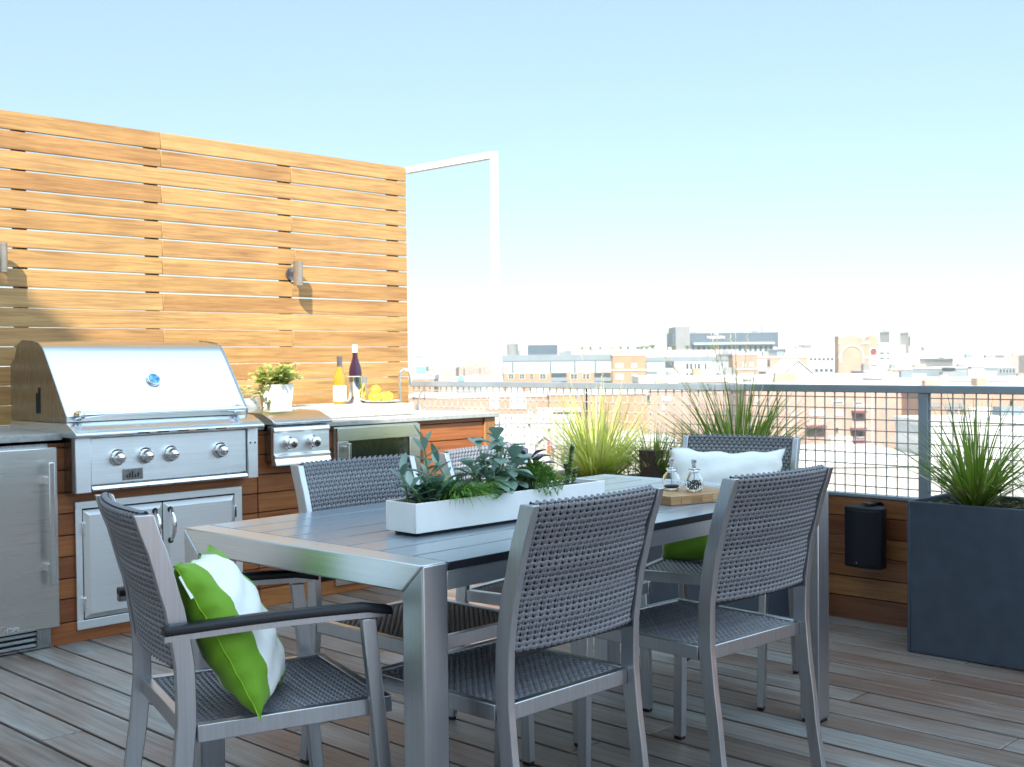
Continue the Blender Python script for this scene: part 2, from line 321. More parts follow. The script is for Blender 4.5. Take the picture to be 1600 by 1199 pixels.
# ------------------------------------------------------------------ terrace structure
DP = .1475; D0 = 1.749
b = MB(); k0 = int((-2.2 - D0) / DP); xs = D0 + k0 * DP
rnd = random.Random(3)
while xs < 4.83:
    x0 = xs + .0058; x1 = min(xs + DP - .0058, 4.834); y = -3.0 + rnd.random() * 1.4; ya = -3.2
    while ya < 5.62:
        yb = min(5.62, ya + 1.2 + rnd.random() * 2.4)
        if 5.62 - yb < .5: yb = 5.62
        zt = -rnd.random() * .0012
        b.box(x0, x1, ya, yb - .003, -.022, zt); ya = yb
    xs += DP
tag(b.build('deck', 'deck', bev=.0022, bseg=1), kind='structure')
b = MB(); b.box(-2.4, 4.845, -3.3, 5.62, -.045, -.03); tag(b.build('deck_gap_shade', 'void'), kind='structure')  # black sheet added under the boards so their gaps read as deep shade
b = MB(); b.box(-8, 4.98, -9, 6.2, -26, -.05)
tag(b.build('terrace_building', 'brick_red'), 'red brick apartment block under the wooden roof deck', 'building')
# unseen block added off left, its roof slope shaped to shade the deck
nx, ny, nz, nd = -.549, -.397, -.735, -4.684
X = -5.0
def zedge(y, x=X): return (-nd + nx * x + ny * y) / -nz
t = thing('shading_building', 'unseen cream building added left of the deck to shade it, its sloping top wall with one sun opening', 'building', (X - 4, -2, -26)); o = t.location
b = MB(o); b.box(X - 8, X, -7.0, 1.9, -26, 7.6); b.build('wall', 'c_cream', t, 0)
b = MB(o)
for ya, yb, segs in ((-7.0, -2.95, ((7.6, None),)), (-2.95, -1.75, ((7.6, 9.45), (10.7, None))), (-1.75, 1.9, ((7.6, None),))):  # opening cut in the added wall so sun reaches the deck beyond the table
    for za, zb in segs: b.prism([(ya, za), (yb, za), (yb, zb or zedge(yb)), (ya, zb or zedge(ya))], X - .15, X, 'x')
b.build('shading_wall', 'c_cream', t, 0)

# ------------------------------------------------------------------ wooden screen wall
BP = .0925; WZ = 2.367; WY = 5.58
t = thing('slatted_wood_screen', 'tall golden slatted timber screen wall behind the outdoor kitchen', 'screen wall', (2.7, WY, 0))
b = MB(t.location); k = 0; z = WZ; xr = 4.835
rnd = random.Random(11)
while z > .05:
    zt = z; zb = z - BP + (.0078 if k < 9 else .0030)
    cuts = {0: [3.162], 1: [3.162], 2: [], 3: [3.162], 4: [], 5: [3.162], 6: [3.162], 7: [3.162], 8: [], 9: [3.162], 10: []}.get(k, [rnd.choice([3.162, 3.974])] if rnd.random() < .5 else [])
    if k in (1, 4, 6, 8, 11, 13): cuts = cuts + [3.974 + rnd.choice([0, .02])]
    xx = [.2] + sorted(cuts) + [xr]
    for a, c in zip(xx[:-1], xx[1:]): b.box(a + .001, c - .001, WY, WY + .022, zb, zt)
    z -= BP; k += 1
b.build('boards', 'cedar', t, bev=.0015, bseg=1)
for px in (1.7, 2.44, 3.13, 3.96, 4.76):
    b = MB(t.location); b.box(px - .024, px + .024, WY + .0235, WY + .08, 0, WZ - .02); b.build('batten', 'darkpost', t)
for sx, lab in ((3.962, 'bronze cylinder wall light right of the grill, high on the timber screen'), (2.30, 'bronze cylinder wall light cut by the left edge, on the timber screen')):
    s = thing('wall_light', lab, 'wall light', (sx, WY, 1.67), 0, 'up and down lights on the timber screen')
    b = MB(); b.lathe([(.0, 0), (.036, 0), (.036, .012), (.0, .012)], (0, -.0005, 0), 24, (0, -1, 0)); b.build('wall_plate', 'bronze' if 'bronze' in M else 'cap_grey', s)
    b = MB(); b.box(-.008, .008, -.05, -.012, -.012, .012); b.build('bracket', 'cap_grey', s)
    m_ = M.get('bronze') or plain('bronze', (.42, .34, .27), .32, .85, .08); M['bronze'] = m_
    b = MB(); b.lathe([(.0, -.066), (.022, -.066), (.027, -.068), (.027, -.056), (.0262, -.055), (.027, -.054), (.027, .054), (.0262, .055), (.027, .056), (.027, .068), (.022, .066), (.0, .05)], (0, -.072, 0), 28); b.build('cylinder', 'bronze', s)

# ------------------------------------------------------------------ outdoor kitchen
KY = 4.80
t = thing('kitchen_counter', 'long outdoor kitchen run with red timber fronts and grey stone top', 'kitchen counter', (2.7, KY, 0))
b = MB(t.location); b.box(1.0, 4.80, KY + .022, WY - .004, .0, .835); b.build('carcass', 'void', t)
joints = [0.0, .087, .186, .272, .363, .454, .546, .634, .730, .824, .846]
b = MB(t.location)
for i in range(len(joints) - 1):
    for (xa, xb) in ((1.9, 3.20), (3.205, 4.715)):
        b.box(xa, xb, KY + (0 if i else -.006), KY + .020, joints[i] + (.003 if i else 0), joints[i + 1] - .002)
b.build('front_boards', 'ipe', t, bev=.001, bseg=1)
b = MB(t.location); b.box(4.717, 4.80, KY - .012, KY + .021, .0, .846); b.build('corner_post', 'post', t, bev=.001, bseg=1)
b = MB(t.location)
for i in range(len(joints) - 1): b.box(4.801, 4.815, KY + .024, WY - .02, joints[i] + .002, joints[i + 1] - .002)
b.build('end_boards', 'ipe_y', t)
b = MB(t.location)
b.box(.9, 2.236, KY - .02, WY - .006, .858, .885); b.box(2.237, 3.12, 5.30, WY - .006, .858, .885)
b.box(3.121, 3.238, KY - .01, WY - .006, .850, .872); b.box(3.239, 3.56, 5.22, WY - .006, .850, .872); b.box(3.561, 4.815, KY - .03, WY - .006, .848, .870)
b.build('countertop', 'stone', t, bev=.002)

def knob(parent, x, z, y, r=.027, o=(0, 0, 0), conical=True):
    b = MB(o); ax = (0, -1, 0)
    b.lathe([(0, 0), (r * 1.12, 0), (r * 1.12, .008), (r * .98, .012), (r * .98, .016), (0, .016)], (x, y, z), 28, ax); kb = b.build('knob_bezel', 'chrome', None)
    b = MB(o); b.lathe([(0, .014), (r * .84, .014), (r * .84, .026), (r * .80, .034), (r * .55, .046), (r * .2, .051), (0, .052)] if conical else [(0, .014), (r * .78, .014), (r * .84, .030), (r * .84, .044), (r * .75, .046), (0, .044)], (x, y, z), 28, ax)
    kk = b.build('knob', 'chrome', parent, smooth=60); kb.parent = kk
    return kk

# grill
t = thing('gas_grill', 'large built-in stainless gas grill with closed hood and four knobs', 'grill', (2.69, 4.75, .6)); o = t.location
HX0, HX1 = 2.237, 3.12
prof = [(4.752, .932), (4.752, .955), (4.80, 1.02), (4.86, 1.104), (4.91, 1.172), (4.949, 1.222), (4.972, 1.245), (5.005, 1.262), (5.05, 1.270), (5.153, 1.277), (5.20, 1.262), (5.235, 1.20), (5.27, 1.10), (5.275, .932)]
b = MB(o); b.prism(prof, HX0 + .004, HX1 - .004, 'x'); hood = b.build('hood', 'steel', t, smooth=30)
side = [(4.747, .930), (4.747, .958), (4.855, 1.109), (4.944, 1.228), (4.968, 1.250), (5.003, 1.267), (5.05, 1.275), (5.156, 1.282), (5.21, 1.262), (5.235, 1.205), (5.28, 1.175), (5.285, 1.08), (5.282, .930)]
for xa, xb in ((HX0, HX0 + .0045), (HX1 - .0045, HX1)):
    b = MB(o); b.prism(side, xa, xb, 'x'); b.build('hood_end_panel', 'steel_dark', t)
b = MB(o); b.box(HX0 - .0015, HX0 - .0003, 4.985, 5.003, .965, 1.075); b.box(HX0 - .001, HX0 - .0002, 5.003, 5.028, .963, 1.05); b.build('end_slot', 'void', t)
# handle
b = MB(o); b.tube([(2.275, 4.70, .962), (2.33, 4.698, .962), (3.02, 4.698, .962), (3.075, 4.70, .962)], .006, 12)
h = b.build('lid_handle', 'chrome', t, 60)
for hx, s_ in ((2.29, 1), (3.06, -1)):
    b = MB(o); b.lathe([(0, 0), (.022, 0), (.022, .01), (.014, .02), (.012, .052), (.0, .055)], (hx, 4.752, .957), 18, (0, -1, .05)); b.build('handle_mount', 'chrome', h, 60)
    b = MB(o); b.tube([(hx, 4.698, .962), (hx + s_ * .03, 4.698, .962), (hx + s_ * .085, 4.698, .962)], [.016, .0135, .009], 14); b.build('handle_ferrule', 'chrome', h, 60)
# thermometer on the sloping front
tn = Vector((0, -.81, .586)).normalized(); tc = Vector((2.695, 4.8548, 1.097))
b = MB(o); b.lathe([(0, -.006), (.037, -.006), (.037, .006), (.031, .014), (.0, .014)], tc, 30, tn); th_ = b.build('thermometer', 'chrome', t, 50)
b = MB(o); b.lathe([(0, .0142), (.027, .0142), (.027, .0150), (0, .0150)], tc, 30, tn); b.build('dial', 'gauge', th_)
# firebox base, ledge, panel
b = MB(o); b.prism([(4.755, .928), (4.735, .928), (4.648, .892), (4.640, .885), (4.640, .874), (4.655, .868), (4.80, .868), (5.28, .868), (5.28, .928)], 2.228, 3.138, 'x'); b.build('front_ledge', 'steel', t, 30, bev=.003)
for k in range(5): b = MB(o); b.box(2.50 + k * .095, 2.555 + k * .095, 4.6385, 4.6395, .8765, .8815); b.build('vent_slot', 'void', t)
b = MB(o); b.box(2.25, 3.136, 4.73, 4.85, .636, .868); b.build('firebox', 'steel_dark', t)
for xa, xb in ((2.250, 2.318), (3.082, 3.137)):
    b = MB(o); b.box(xa, xb, 4.695, 4.729, .636, .8675); e = b.build('end_post', 'steelp', t, bev=.003)
    b = MB(o); zz = .838
    for q in (.25, .7): b.lathe([(0, 0), (.0045, 0), (.004, .003), (0, .0035)], (xa + (xb - xa) * q, 4.6949, .80 if xa > 3 else .852), 10, (0, -1, 0))
    if xa > 3: b.build('screws', 'black_metal', e)
b = MB(o); b.box(2.322, 3.078, 4.706, 4.7285, .668, .862); b.build('control_panel', 'steelp', t, bev=.002)
b = MB(o); b.prism([(4.7285, .640), (4.700, .640), (4.692, .648), (4.700, .660), (4.7285, .663)], 2.322, 3.078, 'x'); b.build('lower_trim', 'chrome', t)
for kx in (2.438, 2.568, 2.690, 2.938): knob(t, kx, .776, 4.706, .032, o=o)
b = MB(o); b.box(2.462, 2.556, 4.702, 4.7055, .676, .724); lg = b.build('badge', 'steel_dark', t, bev=.002)
b = MB(o)
for q in range(5): b.box(2.478 + q * .013, 2.484 + q * .013, 4.7005, 4.7018, .686, .699 + .006 * (q % 3))
b.build('badge_mark', 'black_metal', lg)

# side burner
t = thing('side_burner', 'small stainless side burner with two round knobs right of the grill', 'side burner', (3.40, 4.74, .68)); o = t.location
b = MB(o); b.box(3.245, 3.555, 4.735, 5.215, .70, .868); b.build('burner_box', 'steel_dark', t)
b = MB(o); b.prism([(4.7345, .872), (4.712, .862), (4.704, .845), (4.712, .835), (4.712, .735), (4.700, .725), (4.706, .712), (4.694, .690), (4.694, .680), (4.7345, .678)], 3.236, 3.562, 'x'); b.build('control_panel', 'steelp', t, 30, bev=.0015)
b = MB(o); b.prism([(4.700, .874), (4.690, .884), (4.715, .900), (4.76, .915), (4.80, .930), (5.18, .934), (5.21, .92), (5.21, .874)], 3.228, 3.570, 'x'); b.build('lid', 'steel', t, 30, bev=.003)
b = MB(o); b.tube([(3.33, 4.86, .936), (3.34, 4.86, .945), (3.46, 4.86, .945), (3.47, 4.86, .936)], .004, 8); b.build('lid_handle', 'chrome', t)
for kx in (3.318, 3.456): knob(t, kx, .785, 4.712, .030, o=o, conical=False)

# beverage fridge
t = thing('glass_door_fridge', 'built-in stainless fridge with dark glass door under the sink', 'fridge', (3.91, 4.78, 0)); o = t.location
b = MB(o); b.box(3.645, 4.205, 4.782, 4.799, .04, .842); b.build('cabinet_frame', 'fridge', t)
b = MB(o)
for a in ((3.650, 4.200, .770, .836), (3.650, 4.200, .10, .16), (3.650, 3.718, .1605, .7695), (4.128, 4.200, .1605, .7695)): b.box(a[0], a[1], 4.758, 4.781, a[2], a[3])
d = b.build('door_frame', 'fridge', t, bev=.002)
b = MB(o); b.box(3.719, 4.127, 4.768, 4.776, .161, .769); b.build('door_glass', 'doorglass', d)
b = MB(o); b.box(3.684, 3.700, 4.712, 4.728, .30, .762); b.box(3.686, 3.698, 4.729, 4.757, .32, .345); b.box(3.686, 3.698, 4.729, 4.757, .72, .745); b.build('door_handle', 'steel', d, bev=.002)
for z in (.30, .43, .56, .67):
    b = MB(o); b.box(3.725, 4.12, 4.777, 4.779, z, z + .006); b.build('shelf', 'chrome', t)

# tall fridge, left edge
t = thing('steel_fridge', 'stainless under-counter fridge with solid door cut by the left edge', 'fridge', (1.90, 4.78, 0)); o = t.location
b = MB(o); b.box(1.58, 2.172, 4.782, 4.799, .004, .846); b.build('fridge_body', 'steel_dark', t)
b = MB(o); b.box(1.585, 2.196, 4.745, 4.781, .088, .832); d = b.build('fridge_door', 'fridge', t, bev=.005)
b = MB(o); b.box(2.135, 2.160, 4.690, 4.702, .272, .775); b.build('door_handle', 'steel', d, bev=.003)
b = MB(o)
for z in (.345, .70): b.box(2.13, 2.150, 4.7025, 4.7445, z - .014, z + .014)
b.build('handle_standoff', 'chrome', d)
text_part('brand_script', 'True', 'chrome', d, (1.985, 4.7435, .110), (1, 0, .02), (0, 0, 1), .040, .0012, .35, o)
b = MB(o); b.box(1.60, 2.112, 4.778, 4.7815, .012, .084); g = b.build('vent_recess', 'void', t)
for z in (.018, .041, .064):
    b = MB(o); b.prism([(4.777, z), (4.764, z + .002), (4.777, z + .012)], 1.60, 2.112, 'x'); b.build('vent_louvre', 'steel', g)

# double access doors
t = thing('access_doors', 'pair of stainless cabinet doors set into the timber front below the grill', 'cabinet doors', (2.70, 4.79, .05)); o = t.location
b = MB(o)
X0, X1, Z0_, Z1 = 2.289, 3.105, .049, .591
b.box(X0, X1, 4.786, 4.7985, Z1 - .030, Z1); b.box(X0, X1, 4.786, 4.7985, Z0_, Z0_ + .038); b.box(X0, X0 + .029, 4.786, 4.7985, Z0_ + .0382, Z1 - .0302); b.box(X1 - .040, X1, 4.786, 4.7985, Z0_ + .0382, Z1 - .0302)
b.build('door_surround', 'steelp', t, bev=.0015)
b = MB(o); b.box(X0 + .029, X1 - .04, 4.793, 4.7985, Z0_ + .038, Z1 - .03); b.build('door_shadow_gap', 'void', t)
for xa, xb, hx, hg in ((2.322, 2.690, 2.648, 2.318), (2.696, 3.060, 2.722, 3.062)):
    b = MB(o); za, zb = .092, .555; q = .022
    vs = [(xa, 4.790, za), (xb, 4.790, za), (xb, 4.790, zb), (xa, 4.790, zb), (xa, 4.786, za), (xb, 4.786, za), (xb, 4.786, zb), (xa, 4.786, zb), (xa + q, 4.772, za + q), (xb - q, 4.772, za + q), (xb - q, 4.772, zb - q), (xa + q, 4.772, zb - q)]
    b.add(vs, [(0, 1, 5, 4), (1, 2, 6, 5), (2, 3, 7, 6), (3, 0, 4, 7), (4, 5, 9, 8), (5, 6, 10, 9), (6, 7, 11, 10), (7, 4, 8, 11), (8, 9, 10, 11), (3, 2, 1, 0)])
    d = b.build('door', 'steelp', t, smooth=20, bev=.003)
    b = MB(o); pts = [(hx, 4.770 - .034 * sin(pi * i / 14) ** .6, .383 + .138 * i / 14) for i in range(15)]
    b.tube(pts, [.0075 + .0035 * sin(pi * i / 14) for i in range(15)], 12); b.build('door_handle', 'chrome', d, 60)
    b = MB(o)
    for zz in (.383, .521): b.lathe([(0, 0), (.014, 0), (.012, .006), (0, .007)], (hx, 4.7715, zz), 16, (0, -1, 0))
    b.build('handle_rosette', 'black_metal', d)
    b = MB(o)
    for zz in (.13, .45): b.box(hg - .006, hg + .006, 4.774, 4.7855, zz, zz + .055)
    b.build('hinge', 'chrome', d, bev=.002)

# ---- things on the counter
def leaf(b, p, d, up, L, W, curl=.3, fold=.15, n=4, shape='oval'):
    d = Vector(d).normalized(); up = Vector(up); s = d.cross(up)
    if s.length < .05: s = d.cross(Vector((1, 0, 0)))
    s.normalize(); u = s.cross(d).normalized(); p = Vector(p); vs = []; ang = 0; q = p.copy()
    for i in range(n + 1):
        t_ = i / n
        if shape == 'oval': wd = W * .5 * (sin(pi * (t_ * .94 + .03)) ** .75)
        elif shape == 'spoon': wd = W * .5 * (max(.12, sin(pi * t_ ** 1.9 * .97 + .02)) if t_ < 1 else .25)
        else: wd = W * .5 * (1 - t_) ** .7 * (.55 + .45 * min(1, t_ * 5))
        a = curl * t_ * 1.6; dd = d * cos(a) - u * sin(a); uu = u * cos(a) + d * sin(a)
        if i: q = q + dd * (L / n)
        vs += [q - s * wd + uu * wd * fold * 2, q, q + s * wd + uu * wd * fold * 2]
    b.add(vs, [(i * 3 + j, i * 3 + j + 1, i * 3 + j + 4, i * 3 + j + 3) for i in range(n) for j in (0, 1)])
def rdir(r, up=.3, spread=1):
    a = r.random() * 2 * pi; return Vector((cos(a) * spread, sin(a) * spread, up))

CT = .871
r = random.Random(5)
t = thing('potted_sage', 'leafy sage green herb in a tapered white square pot on the counter', 'potted plant', (3.605, 5.22, CT)); o = t.location
b = MB(); hs, ht, hh = .050, .066, .185
b.add([(-hs, -hs, 0), (hs, -hs, 0), (hs, hs, 0), (-hs, hs, 0), (-ht, -ht, hh), (ht, -ht, hh), (ht, ht, hh), (-ht, ht, hh), (-ht + .007, -ht + .007, hh), (ht - .007, -ht + .007, hh), (ht - .007, ht - .007, hh), (-ht + .007, ht - .007, hh), (-ht + .01, -ht + .01, hh - .02), (ht - .01, -ht + .01, hh - .02), (ht - .01, ht - .01, hh - .02), (-ht + .01, ht - .01, hh - .02)],
      [(3, 2, 1, 0)] + [(i, (i + 1) % 4, 4 + (i + 1) % 4, 4 + i) for i in range(4)] + [(4 + i, 4 + (i + 1) % 4, 8 + (i + 1) % 4, 8 + i) for i in range(4)] + [(8 + i, 8 + (i + 1) % 4, 12 + (i + 1) % 4, 12 + i) for i in range(4)] + [(12, 13, 14, 15)])
b.build('pot', 'ceramic', t)
b = MB(); bs = MB()
for i in range(26):
    a = r.random() * 2 * pi; rr_ = .02 + .09 * r.random() ** .6; top = Vector((cos(a) * rr_ * 1.15, sin(a) * rr_, .235 + .085 * r.random() - rr_ * .3)); base = Vector((cos(a) * .03, sin(a) * .03, .16))
    bs.tube([base, (base + top) / 2 + Vector((0, 0, .012)), top], .0016, 5)
    for j in range(9): leaf(b, base.lerp(top, .35 + .65 * j / 8), rdir(r, .2 + .7 * r.random()), (0, 0, 1),   .044 + .022 * r.random(), .026, r.uniform(-.1, .5), .12)
b.build('leaves', 'herb', t, 60); bs.build('stems', 'gstem', t)
t = thing('potted_ivy', 'pale trailing ivy in a round white pot beside the grill', 'potted plant', (3.47, 5.29, CT))
b = MB(); b.lathe([(0, 0), (.052, 0), (.062, .05), (.066, .115), (.060, .115), (.056, .1), (0, .1)], (0, 0, 0), 30); b.build('pot', 'ceramic', t, 50)
b = MB(); bs = MB()
for i in range(22):
    a = r.random() * 2 * pi; pts = []; L = .05 + .07 * r.random(); p0 = Vector((cos(a) * .03, sin(a) * .03, .105)); out = Vector((cos(a), sin(a), 0))
    for j in range(6): q = j / 5; pts.append(p0 + out * L * q + Vector((0, 0, .07 * sin(q * 2.2) - .035 * q * q * (i % 3))))
    bs.tube(pts, .0012, 4)
    for j in range(1, 6):
        for s_ in range(2): leaf(b, pts[j], rdir(r, .35), (0, 0, 1),   .032 + .014 * r.random(), .026, .2, .1, 3)
b.build('leaves', 'varieg', t, 60); bs.build('stems', 'gstem', t)

t = thing('stone_sink', 'shallow rough grey stone basin raised on the counter', 'sink', (4.0, 5.25, CT)); o = t.location
sx0, sx1, sy0, sy1, sz = 3.63, 4.40, 5.03, 5.46, .934
b = MB(o); w_ = .035
b.box(sx0, sx1, sy0, sy0 + w_, CT, sz); b.box(sx0, sx1, sy1 - w_, sy1, CT, sz); b.box(sx0, sx0 + w_, sy0 + w_ + .0004, sy1 - w_ - .0004, CT, sz); b.box(sx1 - w_, sx1, sy0 + w_ + .0004, sy1 - w_ - .0004, CT, sz); b.box(sx0 + w_ + .0004, sx1 - w_ - .0004, sy0 + w_ + .0004, sy1 - w_ - .0004, CT, CT + .062)
b.build('basin', 'sinkstone', t, bev=.004)
SZ = CT + .0625
def bottle(name, label, loc, prof, glass, cap, capz, lab, rl):
    t = thing(name, label, 'bottle', loc, 0)
    b = MB(); b.lathe(prof, (0, 0, 0), 28); b.build('glass', glass, t, 50)
    b = MB(); b.lathe([(0, capz[0]), (.0152, capz[0]), (.0152, capz[1]), (0, capz[1])], (0, 0, 0), 20); b.build('capsule', cap, t)
    if lab: b = MB(); b.lathe([(rl, lab[0]), (rl, lab[1])], (0, 0, 0), 28); b.f = b.f[:-2]; b.build('paper_label', 'label', t)
bottle('wine_bottle', 'bottle of golden white wine with a blank cream label behind the sink', (4.085, 5.30, SZ), [(0, 0), (.034, 0), (.037, .01), (.037, .13), (.034, .155), (.018, .195), (.0142, .215), (.0142, .262), (0, .262)], 'amber', 'cap_grey', (.205, .268), (.018, .105), .0376)
t = thing('ice_bucket', 'polished steel ice bucket holding a dark wine bottle', 'ice bucket', (4.245, 5.36, SZ)); b = MB()
b.lathe([(0, 0), (.052, 0), (.056, .02), (.068, .150), (.071, .152), (.066, .152), (.052, .022), (0, .02)], (0, 0, 0), 32); b.build('bucket', 'chrome', t, 50)
bottle('wine_bottle', 'dark bottle with a white foil neck standing in the ice bucket', (4.243, 5.36, SZ + .024), [(0, 0), (.034, 0), (.037, .01), (.037, .15), (.033, .18), (.018, .225), (.0142, .245), (.0142, .29), (0, .29)], 'wine', 'cork_white', (.265, .310), (.04, .13), .0376)
t = thing('fruit_plate', 'white plate of lemons beside the ice bucket', 'plate', (4.34, 5.24, SZ)); b = MB(); b.lathe([(0, 0), (.06, 0), (.10, .010), (.105, .014), (.10, .014), (.06, .006), (0, .006)], (0, 0, 0), 32); b.build('plate', 'white', t, 50)
for i, (dx, dy, dz, lab) in enumerate(((-.075, -.03, .038, 'lemon at the left end of the white plate'), (.0, -.02, .038, 'lemon in the front middle of the white plate'), (.06, .02, .038, 'lemon at the right end of the white plate'), (-.03, .02, .078, 'lemon on top of the pile on the white plate'), (-.02, .055, .038, 'lemon at the back of the white plate'))):
    b = MB(); b.lathe([(0, -.037), (.006, -.034), (.018, -.026), (.027, -.010), (.028, .006), (.020, .024), (.008, .033), (0, .037)], (0, 0, 0), 20, (1, .3 * i - .5, .1)); l_ = b.build('lemon', 'lemon', None, 80); l_.location = (4.34 + dx, 5.24 + dy, SZ + dz - .004)
    tag(l_, lab, 'lemon', 'lemons on the white plate')
t = thing('kitchen_tap', 'chrome gooseneck tap at the right end of the sink', 'tap', (4.66, 5.46, CT)); b = MB()
pts = [(0, 0, .0), (0, 0, .20)] + [(0 + .035 * (1 - cos(pi * i / 8)) * .9, -.02 * (1 - cos(pi * i / 8)) * .6, .20 + .05 * sin(pi * i / 8)) for i in range(1, 9)] + [(.064, -.024, .155)]
b.tube(pts, .0095, 12); b.lathe([(0, 0), (.024, 0), (.022, .02), (.012, .03), (0, .03)], (0, 0, 0), 20); b.build('spout', 'chrome', t, 50)
for q in (-.045, .055):
    b = MB(); b.lathe([(0, 0), (.014, 0), (.012, .03), (.009, .04), (0, .042)], (q, .01, 0), 16); b.tube([(q, .01, .036), (q + (.04 if q > 0 else -.04), -.005, .046)], .005, 8); b.build('lever', 'chrome', t, 50)
t = thing('soap_dispenser', 'small chrome soap spout next to the tap', 'soap dispenser', (4.79, 5.44, CT)); b = MB()
b.tube([(0, 0, 0), (0, 0, .05), (.01, 0, .09), (.03, -.01, .12), (.035, -.015, .15)], .006, 10); b.lathe([(0, 0), (.018, 0), (.016, .02), (0, .022)], (0, 0, 0), 16); b.build('spout', 'chrome', t, 50)

# ------------------------------------------------------------------ fence
FX = 4.86
t = thing('mesh_fence', 'grey-blue railing with square wire mesh over low timber boards', 'fence', (FX, 2.0, 0)); o = t.location
FY0, FY1 = -2.6, 5.575
b = MB(o); b.box(FX - .022, FX + .022, FY0, FY1, 1.012, 1.045); b.build('top_rail', 'railpaint', t, bev=.003)
for py in (2.254, .35, -1.55, 4.158):
    b = MB(o); b.box(FX - (.018 if py < 4 else -.004), FX + (.020 if py < 4 else .012), py - (.020 if py < 4 else .004), py + (.020 if py < 4 else .004), .562, 1.0115); b.build('post', 'railpaint' if py < 4 else 'black_metal', t, bev=.002)
b = MB(o); b.box(FX - .03, FX + .026, FY0, FY1, .548, .5615); b.build('cap_rail', 'railpaint', t, bev=.002)
b = MB(o); y = 5.56; wr = .0024
while y > FY0:
    if abs(y - 2.254) > .012: b.box(FX - wr, FX + wr, y - wr, y + wr, .5617, 1.0118)
    y -= .0497
for k in range(9):
    z = .991 - .0494 * k
    if z > .57: b.box(FX - wr * 2.9, FX - wr * 1.02, FY0, FY1, z - wr, z + wr)
b.build('wire_mesh', 'wire', t, smooth=0)
b = MB(o); zz = [-.016, .101, .190, .282, .371, .461, .5465]; rnd = random.Random(4)
for i in range(6):
    y = FY0
    while y < FY1:
        y2 = min(FY1, y + 1.4 + rnd.random() * 2); b.box(FX - .024, FX - .002, y + .001, y2 - .001, zz[i] + .002, zz[i + 1] - .002); y = y2
b.build('kick_boards', 'ipe_y', t, bev=.001, bseg=1)
b = MB(o); b.box(FX - .001, FX + .03, FY0, FY1, -.045, .545); b.build('backing', 'void', t)

t = thing('open_metal_frame', 'slim open white metal frame standing on the railing beside the timber screen', 'metal frame', (FX, 5.2, 1.045)); o = t.location
b = MB(o); b.box(FX - .016, FX + .016, 4.818, 4.852, 1.0455, 2.372); b.build('upright', 'whitepaint', t, bev=.002)
b = MB(o); b.box(FX - .02, FX + .02, 4.856, 5.60, 2.335, 2.372); b.build('crossbar', 'whitepaint', t, bev=.002)

# ------------------------------------------------------------------ planters with grasses
def box_planter(name, label, x0, x1, y0, y1, h, soil_mat='soil'):
    t = thing(name, label, 'planter', ((x0 + x1) / 2, (y0 + y1) / 2, .002)); w_ = .014; o = t.location
    b = MB(o)
    b.box(x0, x1, y0, y0 + w_, .002, h); b.box(x0, x1, y1 - w_, y1, .002, h); b.box(x0, x0 + w_, y0 + w_ + .0003, y1 - w_ - .0003, .002, h); b.box(x1 - w_, x1, y0 + w_ + .0003, y1 - w_ - .0003, .002, h)
    b.build('shell', 'planter_grey', t, bev=.003)
    b = MB(o); n = 9; m_ = 14
    vs = [(x0 + w_ + (x1 - x0 - 2 * w_) * i / n, y0 + w_ + (y1 - y0 - 2 * w_) * j / m_, h - .028 + .012 * sin(i * 2.1 + j * 1.3)) for i in range(n + 1) for j in range(m_ + 1)]
    b.add(vs, [(i * (m_ + 1) + j, i * (m_ + 1) + j + 1, (i + 1) * (m_ + 1) + j + 1, (i + 1) * (m_ + 1) + j) for i in range(n) for j in range(m_)])
    b.build('soil', soil_mat, t); return t
box_planter('zinc_planter', 'tall blue-grey metal planter cut by the right edge', 4.44, 4.825, 1.30, 2.135, .60)
box_planter('zinc_planter', 'blue-grey metal planter behind the far head chair', 4.44, 4.825, 2.765, 3.66, .60)
box_planter('zinc_planter', 'blue-grey metal planter in the sun between the kitchen end and the railing', 4.44, 4.825, 3.70, 4.62, .56)

